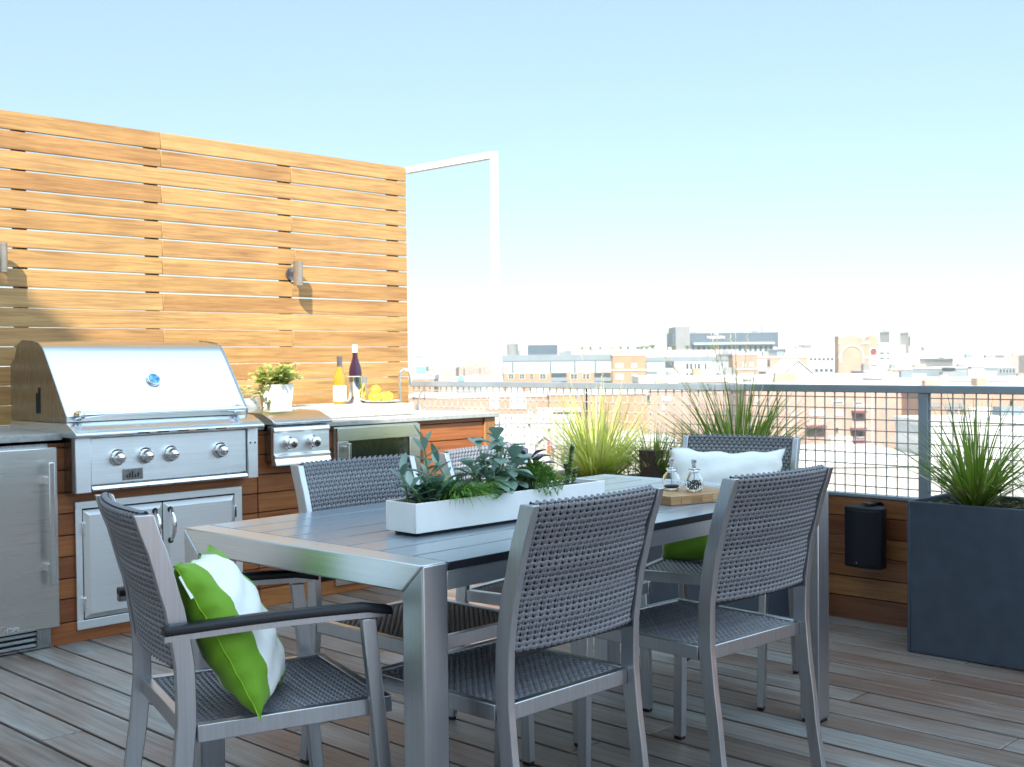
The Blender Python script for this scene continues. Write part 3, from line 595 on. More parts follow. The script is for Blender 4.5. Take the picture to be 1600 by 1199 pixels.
def grass(name, label, base, n, h, spread, mat, seed, width=.006, heads=(), lean=(0, 0), hmin=.4, rad_=.05):
    r = random.Random(seed); t = thing(name, label, 'ornamental grass', base)
    b0 = MB(); bd = MB()
    for i in range(n):
        b = bd if i % 11 == 3 else b0
        a = r.random() * 2 * pi; e = r.random(); L = h * (hmin + (1 - hmin) * r.random()); tilt = spread * (e ** .7)
        p = Vector((cos(a) * rad_ * r.random(), sin(a) * rad_ * r.random(), -.01)); d = Vector((cos(a) * tilt + lean[0], sin(a) * tilt + lean[1], 1)).normalized()
        bend = (.25 + .9 * r.random()) * (.3 + e); s = Vector((-sin(a + r.uniform(-.8, .8)), cos(a), .0)).normalized(); w0 = width * r.uniform(.55, 1.1); vs = []; q = p.copy(); N = 6
        for k in range(N + 1):
            f = k / N; dd = (d + Vector((cos(a), sin(a), 0)) * bend * f * f * .9 - Vector((0, 0, 1)) * bend * f * f * .55).normalized()
            if k: q = q + dd * L / N
            if q.z < .002 and k: q.z = .002
            w1 = w0 * (1 - f) ** .6 * (.6 + .4 * min(1, f * 4)) + .0003
            vs += [q - s * w1 * .5, q + s * w1 * .5]
        b.add(vs, [(2 * k, 2 * k + 1, 2 * k + 3, 2 * k + 2) for k in range(N)])
    b0.build('blades', mat, t, smooth=80); bd.build('dry_blades', 'straw', t, smooth=80)
    if heads:
        b = MB()
        for (dx, dy, H) in heads:
            pts = [Vector((dx * f ** 1.5, dy * f ** 1.5, H * f)) for f in (0, .2, .4, .6, .8, 1)]
            b.tube(pts, [.0016, .0015, .0013, .0011, .0008, .0005], 5)
            for k in range(70):
                f = .64 + .36 * r.random(); c = Vector((dx * f ** 1.5, dy * f ** 1.5, H * f)); dd = Vector((r.uniform(-.5, .5) + dx, r.uniform(-.5, .5) + dy, 1.2)).normalized()
                leaf(b, c, dd, rdir(r, .2),   .020 * (1.3 - f) * 2.2, .0042, .1, .1, 2, 'blade')
        b.build('seed_heads', 'straw', t)
    return t
grass('fountain_grass', 'big sunlit yellow-green grass clump left of the far head chair', (4.62, 3.88, .54), 700, .60, 1.15, 'gr_lit', 21, .0095, [(-.10, .04, .80), (.03, -.02, .60)], rad_=.08)
grass('fountain_grass', 'short dark green grass clump beside the brown pot', (4.60, 3.50, .58), 240, .34, .9, 'gr_dark', 22, .009, rad_=.05)
grass('fountain_grass', 'tall green grass with straw seed plumes behind the far head chair', (4.62, 3.04, .58), 520, .62, .95, 'gr_dark', 23, .014, [(-.05, .16, .87), (-.03, .10, .73), (.02, .02, .70), (.05, -.05, .86), (.0, .04, .78), (-.12, .34, .62)], rad_=.10)
grass('fountain_grass', 'green grass clump in the tall planter at the right edge', (4.61, 1.93, .58), 330, .50, 1.25, 'gr_dark', 24, .012, rad_=.05)
grass('fountain_grass', 'low grass tuft drooping over the tall planter at the right frame edge', (4.56, 1.62, .58), 170, .34, 1.5, 'gr_dark', 25, .009, rad_=.05)
def ground_cover(name, label, x0, x1, y0, y1, z, h, n, mat, seed):
    r = random.Random(seed); b = MB((x0, y0, z))
    for i in range(n):
        x, y = r.uniform(x0, x1), r.uniform(y0, y1); zz = z - .01 + h * r.random() * (.6 + .4 * sin(x * 31 + y * 23))
        leaf(b, (x, y, zz), rdir(r, .5), (0, 0, 1), .020 + .012 * r.random(), .009, .3, .1, 2)
    ob = b.build(name, mat, None, 60); ob.location = (x0, y0, z); tag(ob, label, 'ground cover', kind='stuff'); return ob
ground_cover('creeping_plants', 'sunlit yellow-green creeping plants round the big grass clump', 4.455, 4.81, 3.72, 4.30, .54, .10, 1500, 'cover', 31)
ground_cover('creeping_plants', 'bushy small-leaved plants between the grass clumps', 4.48, 4.80, 3.55, 3.85, .56, .20, 1500, 'cover', 33)
ground_cover('moss', 'yellow-green moss in the tall planter at the right', 4.455, 4.81, 1.32, 2.12, .575, .020, 1500, 'moss', 32)
t = thing('brown_pot', 'small dark brown square pot among the grasses behind the table', 'pot', (4.52, 3.46, .575)); b = MB()
b.add([(-.035, -.035, 0), (.035, -.035, 0), (.035, .035, 0), (-.035, .035, 0), (-.042, -.042, .16), (.042, -.042, .16), (.042, .042, .16), (-.042, .042, .16)], [(3, 2, 1, 0), (4, 5, 6, 7)] + [(i, (i + 1) % 4, 4 + (i + 1) % 4, 4 + i) for i in range(4)])
b.build('pot', plain('brown_glaze', (.055, .03, .022), .45), t, bev=.002)

# speaker on the kick boards
t = thing('outdoor_speaker', 'black outdoor loudspeaker mounted on the low timber boards', 'speaker', (4.75, 2.465, .39)); o = t.location
b = MB(o); n = 10; hw = .088
def yz(s_): return s_
pf = []
for i in range(n + 1): a = -1 + 2 * i / n; pf.append((4.694 + .016 * a * a, 2.465 + hw * a))
poly = pf + [(4.755, 2.465 + hw * .98), (4.815, 2.465 + hw * .55), (4.815, 2.465 - hw * .55), (4.755, 2.465 - hw * .98)]
b.prism([(p, q) for p, q in poly], .258, .522, 'z'); b.build('cabinet', 'black', t, 30, bev=.008, bseg=3)
b = MB(o); pf2 = [(x - .0035, 2.465 + (y - 2.465) * .90) for x, y in pf]; b.prism(pf2 + [(4.715, 2.465 + hw * .85), (4.715, 2.465 - hw * .85)], .272, .508, 'z'); b.build('grille', 'black', t, 30, bev=.003)
b = MB(o); b.box(4.74, 4.835, 2.44, 2.48, .530, .536); b.box(4.828, 4.8355, 2.43, 2.49, .45, .5299); b.box(4.75, 4.79, 2.445, 2.475, .521, .5299); b.build('bracket', 'black_metal', t)
b = MB(o); b.lathe([(0, 0), (.006, 0), (.006, .001), (0, .001)], (4.6925, 2.478, .292), 16, (-1, 0, 0)); b.box(4.6915, 4.6925, 2.472, 2.486, .279, .283); b.build('maker_badge', 'white', t)
# ------------------------------------------------------------------ table
TR = rad(1.7); TL, TW, TH = 1.79, .91, .744
t = thing('dining_table', 'long outdoor dining table with brushed aluminium frame and dark slatted top', 'table', (2.527, 2.343, 0), TR)
ex = TL / 2; ey = TW / 2; LX, LY, BH = .074, .066, .063
for sx_ in (-1, 1):
    b = MB(); xa, xb = sorted((sx_ * ex, sx_ * (ex - LX))); g = .0006
    b.prism([(-ey + g, TH), (ey - g, TH), (ey - LY, TH - BH), (-ey + LY, TH - BH)], xa, xb, 'x'); b.build('end_beam', 'alu' if False else 'alux', t, bev=.004)
    for sy_ in (-1, 1):
        b = MB(); p = [(sy_ * ey, TH - g * 1.4), (sy_ * ey, .012), (sy_ * (ey - LY), .012), (sy_ * (ey - LY), TH - BH - g)]
        b.prism(p, xa, xb, 'x'); lg = b.build('leg', 'alu', t, bev=.004)
        b = MB(); y0, y1 = sorted((sy_ * (ey - .006), sy_ * (ey - LY + .006))); b.box(xa + .006, xb - .006, y0, y1, .0, .0118); b.build('foot_glide', 'resin', lg)
for sy_ in (-1, 1):
    b = MB(); y0, y1 = sorted((sy_ * (ey - .004), sy_ * (ey - .034))); b.box(-ex + LX + .0005, ex - LX - .0005, y0, y1, TH - BH, TH - .021); b.build('side_rail', 'alux', t, bev=.0015)
b = MB(); NS = 8; sw = (TW) / NS
for i in range(NS): b.box(-ex + LX + .003, ex - LX - .003, -ey + i * sw + (.0048 if i else .001), -ey + (i + 1) * sw - (.0048 if i < NS - 1 else .001), TH - .0205, TH - .0005)
b.build('slatted_top', 'slat', t, bev=.0015)
b = MB(); b.box(-ex + LX + .004, ex - LX - .004, -ey + .02, ey - .02, TH - .0209, TH - .0206 + .0); b.build('shadow_liner', 'void', t)  # black sheet added below the slats to darken the gaps like shade
for s__ in (-1, 1):
    b = MB(); y0, y1 = sorted((s__ * (ey - .0008), s__ * (ey + .0012))); b.box(-ex + LX + .002, ex - LX - .002, y0, y1, TH - .0200, TH - .0022); b.build('edge_strip', 'resin', t)
b = MB()
for q in (-.45, 0, .45): b.box(q - .02, q + .02, -ey + .036, ey - .036, TH - .045, TH - .0212)
b.build('under_brace', 'black_metal', t)

# ------------------------------------------------------------------ chairs
def interp(tab, z):
    for (z0, y0), (z1, y1) in zip(tab[:-1], tab[1:]):
        if z <= z1: f = (z - z0) / (z1 - z0); f = f * f * (3 - 2 * f) * .35 + f * .65; return y0 + (y1 - y0) * f
    return tab[-1][1]
STILE = [(0.0, -.272), (.2, -.243), (.36, -.222), (.45, -.214), (.55, -.216), (.65, -.230), (.76, -.258), (.872, -.294)]
HW = .225                                           # half width over the stiles
def weave(P, T, N, S, x0, x1, t0, t1, per, rp, amp, mb, stw, wpw, shift=lambda q: pi):
    """wicker: flat strands run across (x) in humps over upright ribs.  P(x,t)->point, T,N,S local axes"""
    nr = int(round((t1 - t0) / rp)); nw = int(round((x1 - x0) / per)); per = (x1 - x0) / nw; rpitch = (t1 - t0) / nr
    K = 8; ph0 = 0; r = random.Random(9)
    for j in range(nr):
        tt = t0 + (j + .5) * rpitch; vs = []; ns = nw * K + 1; ph0 += shift(tt); jx = r.uniform(-.12, .12); jt = r.uniform(-.0004, .0004)
        for i in range(ns):
            x = x0 + (x1 - x0) * i / (ns - 1); ph = 2 * pi * (x - x0) / per + ph0 + jx; a = cos(ph)
            a = a if a > 0 else a * 1.0
            u = T(x, tt); n_ = N(x, tt); c = P(x, tt) + n_ * amp * a + u * (jt - .0022 * sin(ph)); h = stw / 2 * (.80 + .25 * a)
            vs += [c - u * h, c - u * h * .5 + n_ * .0017, c + u * h * .5 + n_ * .0017, c + u * h, c - n_ * .0012]
        mb.add(vs, [(i * 5 + k, i * 5 + (k + 1) % 5, (i + 1) * 5 + (k + 1) % 5, (i + 1) * 5 + k) for i in range(ns - 1) for k in range(5)])
    for i in range(nw * 2):
        x = x0 + (i + .5) * per / 2; vs = []; ns = nr + 1
        for j in range(ns):
            tt = t0 + (t1 - t0) * j / (ns - 1); c = P(x, tt) - N(x, tt) * .0012; s_ = S(x, tt); h = wpw / 2; n_ = N(x, tt); vs += [c - s_ * h, c + n_ * .0008, c + s_ * h]
        mb.add(vs, [(j * 3 + k, j * 3 + k + 1, (j + 1) * 3 + k + 1, (j + 1) * 3 + k) for j in range(ns - 1) for k in range(2)])
WEAVE = {}
def back_meshes():
    mb = MB(); core = MB(); zb, zt, tk = .548, .866, .0095; H = zt - zb; cap = pi * tk
    Ltot = 2 * H + cap
    def frame(x, tt):
        if tt < H: z = zb + tt; side = 1; ang = 0
        elif tt < H + cap: z = zt; ang = (tt - H) / tk; side = 0
        else: z = zt - (tt - H - cap); side = -1; ang = pi
        y = interp(STILE, z) - .022 * (1 - (x / .2) ** 2); dz = .01
        tg = Vector((0, interp(STILE, min(.87, z + dz)) - interp(STILE, z - dz), min(.87, z + dz) - (z - dz))).normalized(); nn = Vector((0, tg.z, -tg.y))
        n_ = nn * cos(ang) + tg * sin(ang); tt_ = tg * cos(ang) - nn * sin(ang)
        return Vector((x, y, z)) + n_ * tk, tt_, n_, Vector((1, 0, 0))
    weave(lambda x, q: frame(x, q)[0], lambda x, q: frame(x, q)[1], lambda x, q: frame(x, q)[2], lambda x, q: frame(x, q)[3], -.203, .203, 0, Ltot, .0195, .0125, .0022, mb, .0125, .005, lambda q: pi if q < H + cap else .7)
    vs = []
    for z in [zb + (zt - zb) * i / 8 for i in range(9)]:
        for i in range(9):
            x = -.203 + .406 * i / 8; y = interp(STILE, z) - .022 * (1 - (x / .2) ** 2); vs.append((x, y, z))
    core.add(vs, [(i * 9 + j, i * 9 + j + 1, (i + 1) * 9 + j + 1, (i + 1) * 9 + j) for i in range(8) for j in range(8)])
    return mb, core
def make_chair(name, label, cat, arms):
    t = thing(name, label, cat)
    if not WEAVE:
        a, c = back_meshes(); s_ = MB()
        sagf = lambda x, q: -.007 * max(0, 1 - (x / .2) ** 2) * max(0, 1 - ((q - .0) / .21) ** 2)
        weave(lambda x, q: Vector((x, q, .4265 + sagf(x, q))), lambda x, q: Vector((0, 1, 0)), lambda x, q: Vector((0, 0, 1)), lambda x, q: Vector((1, 0, 0)), -.203, .203, -.196, .216, .0195, .0128, .0022, s_, .0120, .005, lambda q: 2.4)
        sc_ = MB(); sc_.box(-.203, .203, -.196, .216, .408, .4145)
        WEAVE['b'] = a.build('backrest_weave', 'wicker', None, 50).data; WEAVE['c'] = c.build('x', 'resin', None).data; WEAVE['s'] = s_.build('seat_weave', 'wicker', None, 50).data; WEAVE['sc'] = sc_.build('x2', 'resin', None).data
        for ob in list(col.objects):
            if ob.data in (WEAVE['b'], WEAVE['c'], WEAVE['s'], WEAVE['sc']): bpy.data.objects.remove(ob)
    def link(nm, me, par): ob = bpy.data.objects.new(nm, me); col.objects.link(ob); ob.parent = par; return ob
    br = link('backrest', WEAVE['b'], t); link('backrest_core', WEAVE['c'], br)
    st = link('seat', WEAVE['s'], t); link('seat_core', WEAVE['sc'], st)
    for s_ in (-1, 1):
        b = MB(); zs = [.010 + (.872 - .010) * i / 22 for i in range(23)]; dep = lambda z: .040 if z > .30 else .034 + .006 * z / .3
        poly = [(interp(STILE, z) - dep(z) * .5, z) for z in zs] + [(interp(STILE, z) + dep(z) * .5, z) for z in reversed(zs)]
        n = len(zs)
        xa, xb = sorted((s_ * HW, s_ * (HW - .021)))
        vs = [(x, y, z) for x in (xa, xb) for (y, z) in poly]; m_ = len(poly); fs = []
        for k in range(n - 1):
            for off in (0, m_): fs.append((off + k, off + k + 1, off + m_ - 2 - k, off + m_ - 1 - k))
        fs += [(i, (i + 1) % m_, m_ + (i + 1) % m_, m_ + i) for i in range(m_)]
        b.add(vs, fs); lg = b.build('rear_leg', 'alu', t, 35, bev=.0022)
        b = MB(); yb = interp(STILE, .01); b.box(xa + .002, xb - .002, yb - .015, yb + .015, 0, .0099); b.build('foot_glide', 'resin', lg)
        # front leg
        b = MB(); ztop = .615 if arms else .394
        yt, yb = (.175, .232) if arms else (.212, .224)
        xo = s_ * (HW + .0005 if not arms else HW + .024); xi = s_ * (HW - .0245 if not arms else HW + .0005)
        ym = yt + (yb - yt) * (.35 if arms else .1) * (1 if arms else 1)
        pts = [(yb, .010), (ym + .012 if arms else (yt + yb) / 2, .30), (yt, ztop)]
        poly = [(y - .016, z) for y, z in pts] + [(y + .016, z) for y, z in reversed(pts)]
        xa2, xb2 = sorted((xo, xi)); b.prism(poly, xa2, xb2, 'x'); lg = b.build('front_leg', 'alu', t, 30, bev=.0022)
        b = MB(); b.box(xa2 + .002, xb2 - .002, yb - .013, yb + .013, 0, .0099); b.build('foot_glide', 'resin', lg)
        if arms:
            xc = s_ * (HW + .0125); b = MB(); N = 8
            pp = [Vector((xc + s_ * .006 * sin(pi * i / N), -.262 + .475 * i / N, .622 + .006 * sin(pi * i / N))) for i in range(N + 1)]
            for a_, c_ in zip(pp[:-1], pp[1:]): b.bar(a_, c_ + (c_ - a_) * .002, .024, .012)
            ar = b.build('armrest', 'alu', t, 30)
            b = MB(); sec = [(-.019, .0), (.019, .0), (.0205, .006), (.019, .014), (.012, .0180), (-.012, .0180), (-.019, .014), (-.0205, .006)]
            q0 = [Vector((xc + s_ * .006 * sin(pi * i / N), -.262 + .49 * i / N, .629 + .006 * sin(pi * i / N) - (.010 if i == N else 0))) for i in range(N + 1)]
            vs = [(p.x + sx_ * (.9 if i in (0, N) else 1), p.y, p.z + sz_) for i, p in enumerate(q0) for sx_, sz_ in sec]
            b.add(vs, [(i * 8 + k, i * 8 + (k + 1) % 8, (i + 1) * 8 + (k + 1) % 8, (i + 1) * 8 + k) for i in range(N) for k in range(8)] + [tuple(range(8))[::-1], tuple(range(N * 8, N * 8 + 8))])
            b.build('arm_pad', 'resin', ar, 40, bev=.002)
    b = MB(); zt, zb = .4335, .397
    b.box(-HW + (0), -HW + .0215, -.194, .2365, zb, zt); b.box(HW - .0215, HW, -.194, .2365, zb, zt)
    b.box(-HW + .0217, HW - .0217, .2155, .2363, zb, zt); b.box(-HW + .0005, HW - .0005, -.2445 + .003, -.2345, zb + .001, zt - .001) if False else b.box(-HW + .0217, HW - .0217, -.2160, -.1942, zb, zt)
    b.build('seat_frame', 'alu', t, bev=.002)
    b = MB(); b.box(-.203, .203, interp(STILE, .545) - .009, interp(STILE, .545) + .009, .536, .5465); b.build('back_rail', 'resin', t)
    return t
side_labels = []
sc0 = make_chair('woven_side_chair', 'front armless woven chair, seen from behind, closest to the camera', 'dining chair', False); sc0['group'] = 'armless woven chairs along the table'
sc0.location = (2.010, 1.985, 0); sc0.rotation_euler = (0, 0, 0)
for (x, y, a, lab) in ((2.735, 1.95, -3.0, 'armless woven chair seen from behind at the right front corner of the table'),
                       (2.262, 2.572, 180, 'armless woven chair across the table in front of the glass door fridge'),
                       (2.875, 2.60, 189, 'armless woven chair mostly hidden behind the white succulent trough')):
    c = copy_tree(sc0); c.location = (x, y, 0); c.rotation_euler = (0, 0, rad(a)); c['label'] = lab
ac0 = make_chair('woven_armchair', 'woven armchair with black armrests at the near left end, holding a cushion', 'armchair', True); ac0['group'] = 'woven armchairs at the table ends'
ac0.location = (1.527, 2.300, 0); ac0.rotation_euler = (0, 0, rad(-90 - 17))
ac1 = copy_tree(ac0); ac1.location = (3.55, 2.43, 0); ac1.rotation_euler = (0, 0, rad(105)); ac1['label'] = 'woven armchair at the far end of the table with a white fronted cushion'

# ------------------------------------------------------------------ cushions
def pillow(name, label, loc, U_, Wd, size, thick, mat, seed):
    """local X = across, Z = up, Y = out of the back"""
    U_ = Vector(U_).normalized(); Wd = Vector(Wd); Wd = (Wd - U_ * Wd.dot(U_)).normalized(); Y_ = U_.cross(Wd)
    t = thing(name, label, 'cushion', loc); t.rotation_euler = Matrix((Wd, Y_, U_)).transposed().to_euler()
    a = size / 2; N = 28; r = random.Random(seed); b = MB(); vs = []
    def pt(u, v, s_):
        e = max(0, (1 - u * u)) ** .42 * max(0, (1 - v * v)) ** .42
        x = u * a * (1 - .085 * (1 - v * v)) ; z = v * a * (1 - .085 * (1 - u * u))
        wr_ = .009 * sin(9 * u + 4 * v + seed) * (abs(u * v)) + .004 * sin(14 * v - 5 * u) + .007 * math.exp(-((u - v * .7 - .3) / .10) ** 2) * abs(v) - .006 * math.exp(-((u + v * .9 + .5) / .08) ** 2)
        ed = .010 * sin(11 * (u + 2 * v)) * (1 - e)
        return (x + ed * .4, s_ * (thick / 2 * e + wr_ * e), z + ed * .4)
    for s_ in (1, -1):
        for i in range(N + 1):
            for j in range(N + 1): vs.append(pt(-1 + 2 * i / N, -1 + 2 * j / N, s_))
    n1 = (N + 1) ** 2; fs = []
    for off in (0, n1):
        for i in range(N):
            for j in range(N):
                q = (off + i * (N + 1) + j, off + (i + 1) * (N + 1) + j, off + (i + 1) * (N + 1) + j + 1, off + i * (N + 1) + j + 1); fs.append(q if off else q[::-1])
    b.add(vs, fs); cv = b.build('cover', mat, t, 80)
    import bmesh
    bm = bmesh.new(); bm.from_mesh(cv.data); bmesh.ops.remove_doubles(bm, verts=bm.verts, dist=.0002); bmesh.ops.recalc_face_normals(bm, faces=bm.faces); bm.to_mesh(cv.data); bm.free()
    b = MB(); ring = [pt(-1 + 2 * i / N, -1, 1) for i in range(N)] + [pt(1, -1 + 2 * i / N, 1) for i in range(N)] + [pt(1 - 2 * i / N, 1, 1) for i in range(N)] + [pt(-1, 1 - 2 * i / N, 1) for i in range(N + 1)]
    b.tube(ring, .0015, 6, cap=False); b.build('piping', 'piping' if mat == 'cushx' else 'tagcloth', cv, 60)
    return t, a
t, a = pillow('striped_cushion', 'lime green cushion with a wide white stripe on the near left armchair', (1.428, 2.245, .597), (-.321, .363, .875), (.70, .71, -.10), .36, .145, 'cushx', 2)
b = MB(); b.obox((-a * .93, .0, a * .70), (.022, 0, 0), (0, .0006, 0), (0, 0, .026)); b.build('care_tag', 'tagcloth', t)
t, a = pillow('striped_cushion', 'white and lime cushion leaning on the far head chair', (3.655, 2.475, .625), (.24, .07, .93), (.28, -.96, 0), .44, .18, 'cushz', 5)
b = MB(); b.obox((-a * .62, .02, -a * .93), (.028, 0, 0), (0, .0006, .0), (0, .012, .022)); b.build('care_tag', 'tagcloth', t)

# ------------------------------------------------------------------ things on the table
TT = TH + .0005
t = thing('white_trough', 'long low white trough planter in the middle of the table', 'planter box', (2.255, 2.225, TT), rad(-.6)); b = MB()
L2, W2, H2, w_ = .355, .058, .082, .006
b.box(-L2, L2, -W2, -W2 + w_, .008, H2); b.box(-L2, L2, W2 - w_, W2, .008, H2); b.box(-L2, -L2 + w_, -W2 + w_ + .0002, W2 - w_ - .0002, .008, H2); b.box(L2 - w_, L2, -W2 + w_ + .0002, W2 - w_ - .0002, .008, H2)
b.build('trough', 'white', t, bev=.0015)
b = MB(); b.box(-L2 + w_, L2 - w_, -W2 + w_, W2 - w_, .010, H2 - .012); b.build('soil', 'soil', t)
b = MB(); b.box(-L2 + .02, L2 - .02, -W2 + .012, W2 - .012, 0, .0079); b.build('base', 'black', t)
PZ = TT + H2 - .013
def tpos(u): return (2.255 + u * cos(rad(-.6)), 2.225 + u * sin(rad(-.6)), PZ)
def succulent(name, label, u, kind, seed, dy=0, **k):
    r = random.Random(seed); p = tpos(u); t = thing(name, label, 'succulent', (p[0], p[1] + dy, p[2])); b = MB(); s = MB()
    if kind == 'pointed':
        stems = [((-.035, .01), (-.05, .02, .085)), ((.0, .0), (.0, -.02, .075)), ((.03, .0), (.022, .015, .16)), ((.015, -.02), (.045, -.035, .07)), ((-.02, -.02), (-.065, -.03, .055)), ((.04, .02), (.075, .02, .10))]
        for (bx, by), top in stems:
            base = Vector((bx, by, 0)); top = Vector(top); s.tube([base, (base + top) / 2 + Vector((0, 0, .01)), top], [.004, .0035, .0025], 7)
            n_ = 7 if top.z < .12 else 12
            for j in range(n_):
                f = .25 + .75 * j / (n_ - 1); a_ = j * 2.4 + bx * 40; leaf(b, base.lerp(top, f), (cos(a_), sin(a_), .25 + .9 * f ** 3), (0, 0, 1),   .036 + .028 * r.random(), .020, .35 - .5 * f, .22, 5)
        mat = 'succ_blue'
    elif kind == 'dark':
        for j in range(70):
            a_ = r.random() * 2 * pi; d_ = .055 * r.random(); leaf(b, (cos(a_) * d_, sin(a_) * d_ * .7, .004 + .03 * r.random()), rdir(r, .6 + .8 * r.random()), (0, 0, 1),   .040 + .022 * r.random(), .022, .2, .2, 4)
        mat = 'succ_dark'
    elif kind == 'grassy':
        for j in range(620):
            a_ = r.random() * 2 * pi; d_ = .045 * r.random(); leaf(b, (cos(a_) * d_ * 1.3, sin(a_) * d_ * .8, 0), (cos(a_) * (.3 + .9 * r.random()), sin(a_) * .8, 1.0 + .9 * r.random()), (0, 0, 1),   .085 + .04 * r.random(), .0055, .55 + .6 * r.random(), .2, 6, 'blade')
        mat = 'succ_grass'
    elif kind == 'paddle':
        tops = [(-.075, .0, .07), (.03, .02, .165), (-.03, -.03, .075), (.085, .02, .06), (-.045, -.01, .125), (.01, -.02, .155), (.05, .01, .13), (-.02, .03, .14), (.035, -.03, .10), (-.06, .02, .09), (.07, -.01, .085)]
        for top in tops:
            base = Vector((top[0] * .3, top[1] * .3, 0)); top = Vector((top[0] * 1.1, top[1], top[2] * .86)); s.tube([base, base.lerp(top, .5) + Vector((0, 0, .008)), top], [.0045, .004, .003], 7)
            for j in range(6):
                a_ = j * 1.7 + top.x * 50; f = .55 + .45 * j / 5; leaf(b, base.lerp(top, f), (cos(a_), sin(a_), .15 + .9 * (j / 5) ** 2), (0, 0, 1), .058 + .02 * r.random(), .038 + .008 * r.random(), .45 * r.random() + .1, .14, 6, 'spoon')
        for j in range(18): a_ = j * 1.1; leaf(b, (cos(a_) * .02 + .05 * sin(j * 2.3), sin(a_) * .02, .02 + .02 * (j % 3)), (cos(a_), sin(a_), .25), (0, 0, 1), .075, .044, .55, .14, 6, 'spoon')
        mat = 'succ_blue'
    elif kind == 'purple':
        for base, top, n_ in (((0, 0, 0), (.0, 0, .085), 7), ((.01, .01, 0), (.03, .01, .065), 5)):
            base = Vector(base); top = Vector(top); s.tube([base, top], [.005, .004], 7)
            for j in range(n_): a_ = j * 2 * pi / n_ + .4; leaf(b, top, (cos(a_), sin(a_), .35 + .5 * (j % 2)), (0, 0, 1), .064, .036, .25, .16, 6, 'spoon')
        mat = 'succ_purple'
    elif kind == 'sedum':
        for j in range(150):
            a_ = r.random() * 2 * pi; d_ = r.random() ** .5; top = Vector((cos(a_) * .075 * d_, sin(a_) * .045 * d_, .022 + .045 * (1 - d_ * d_) + .012 * r.random()))
            if j < 5: top = Vector((-.05 + .024 * j, -.060 - .008 * r.random(), .004 - .014 * r.random()))
            if j in (7, 8, 9): top = Vector((.085 + .02 * (j - 7), -.03, .0 + .01 * (j - 7)))
            base = Vector((top.x * .5, max(-.04, top.y * .5), 0)); mid = Vector((top.x * .8, -.046, .024)) if j < 5 else (base + top) / 2 + Vector((0, 0, .018)); s.tube([base, mid, top], .0014, 4)
            for q in range(16):
                f = .3 + .7 * q / 15; c_ = base.lerp(mid, f * 2) if f < .5 else mid.lerp(top, f * 2 - 1); leaf(b, c_, rdir(r, 1.1), (0, 0, 1),   .015 + .006 * r.random(), .0058, .2, .2, 2)
        mat = 'sedum'
    else:
        for base, top in (((.0, 0, 0), (-.018, 0, .065)), ((.012, .0, 0), (.030, .005, .045)), ((.0, .01, 0), (.014, .0, .118))):
            base = Vector(base); top = Vector(top); s.tube([base, (base + top) / 2 + Vector((.006, 0, 0)), top], [.0032, .0026, .0018], 7)
            n_ = int(top.z * 300)
            for j in range(n_): a_ = j * 2.1; f = .2 + .8 * j / n_; leaf(b, base.lerp(top, f), (cos(a_ + .3 * r.random()), sin(a_), .5 + .9 * r.random()), (0, 0, 1), .022, .016, .3, .1, 4)
        mat = 'jade'
    if kind == 'pointed': pass
    b.build('leaves', mat, t, 70)
    if s.v: s.build('stems', 'stem' if kind == 'jade' else 'gstem', t, 60)
    return t
succulent('pointed_succulent', 'grey-green succulent with pointed upright leaves at the left end of the trough', -.285, 'pointed', 1)
succulent('rosette_succulent', 'low dark green rosette succulents at the left front of the trough', -.27, 'dark', 2, -.02)
succulent('grassy_succulent', 'fine grassy green succulent between the pointed and the paddle-leaved plants', -.155, 'grassy', 3)
succulent('paddle_succulent', 'tall blue-green succulent with big paddle leaves in the middle of the trough', -.03, 'paddle', 4)
succulent('purple_succulent', 'grey-purple succulent with upright spoon leaves right of the paddle plant', .125, 'purple', 5, .02)
succulent('trailing_sedum', 'fine-leaved green sedum mound spilling over the trough front', .115, 'sedum', 6, -.01)
succulent('jade_plant', 'thin twiggy jade plant near the right end of the trough', .265, 'jade', 7)

t = thing('chopping_board', 'thick wooden chopping board under the two glass shakers', 'chopping board', (2.945, 2.125, TT), rad(-16)); b = MB()
r = random.Random(8); nb = 7
for i in range(nb): b.box(-.135 + i * .27 / nb, -.135 + (i + 1) * .27 / nb - .0001, -.105, .105, 0, .026)
b.build('board', 'chop', t, bev=.0008, bseg=1)
for nm, lab, dx, dy, fill, fm in (('pepper_shaker', 'round glass shaker with dark peppercorns, right of the pair', 2.945, 2.092, .030, 'pepper'), ('salt_shaker', 'round glass shaker filled with salt, left of the pair', 2.930, 2.165, .013, 'salt')):
    t = thing(nm, lab, 'shaker', (dx, dy, TT + .0265))
    b = MB(); b.lathe([(0, 0), (.018, 0), (.025, .006), (.0285, .020), (.0285, .032), (.024, .046), (.016, .055), (.0135, .060), (.018, .066), (.0165, .068), (.0115, .060), (.014, .054), (.0215, .045), (.0258, .032), (.0258, .020), (.022, .008), (0, .004)], (0, 0, 0), 32); b.build('glass_body', 'glass', t, 60)
    if fm == 'pepper':
        b = MB()
        for i in range(170):
            a_ = r.random() * 2 * pi; z = .007 + .026 * r.random(); rr_ = (.021 if z > .012 else .016) * r.random() ** .5; b.lathe([(0, -.0022), (.0022, 0), (0, .0022)], (cos(a_) * rr_, sin(a_) * rr_, z), 6)
        b.build('peppercorns', 'pepper', t)
    else:
        b = MB(); b.lathe([(0, .0055), (.020, .009), (.0235, .015), (0, .017)], (0, 0, 0), 24); b.build('salt', 'salt', t)
    b = MB(); b.lathe([(0, .012), (.002, .012), (.002, .064), (.0105, .064), (.0105, .068), (.006, .070), (.006, .082), (.0075, .084), (.0075, .096), (.005, .098), (0, .098)], (0, 0, 0), 20); b.build('grinder_top', 'chrome', t, 50)

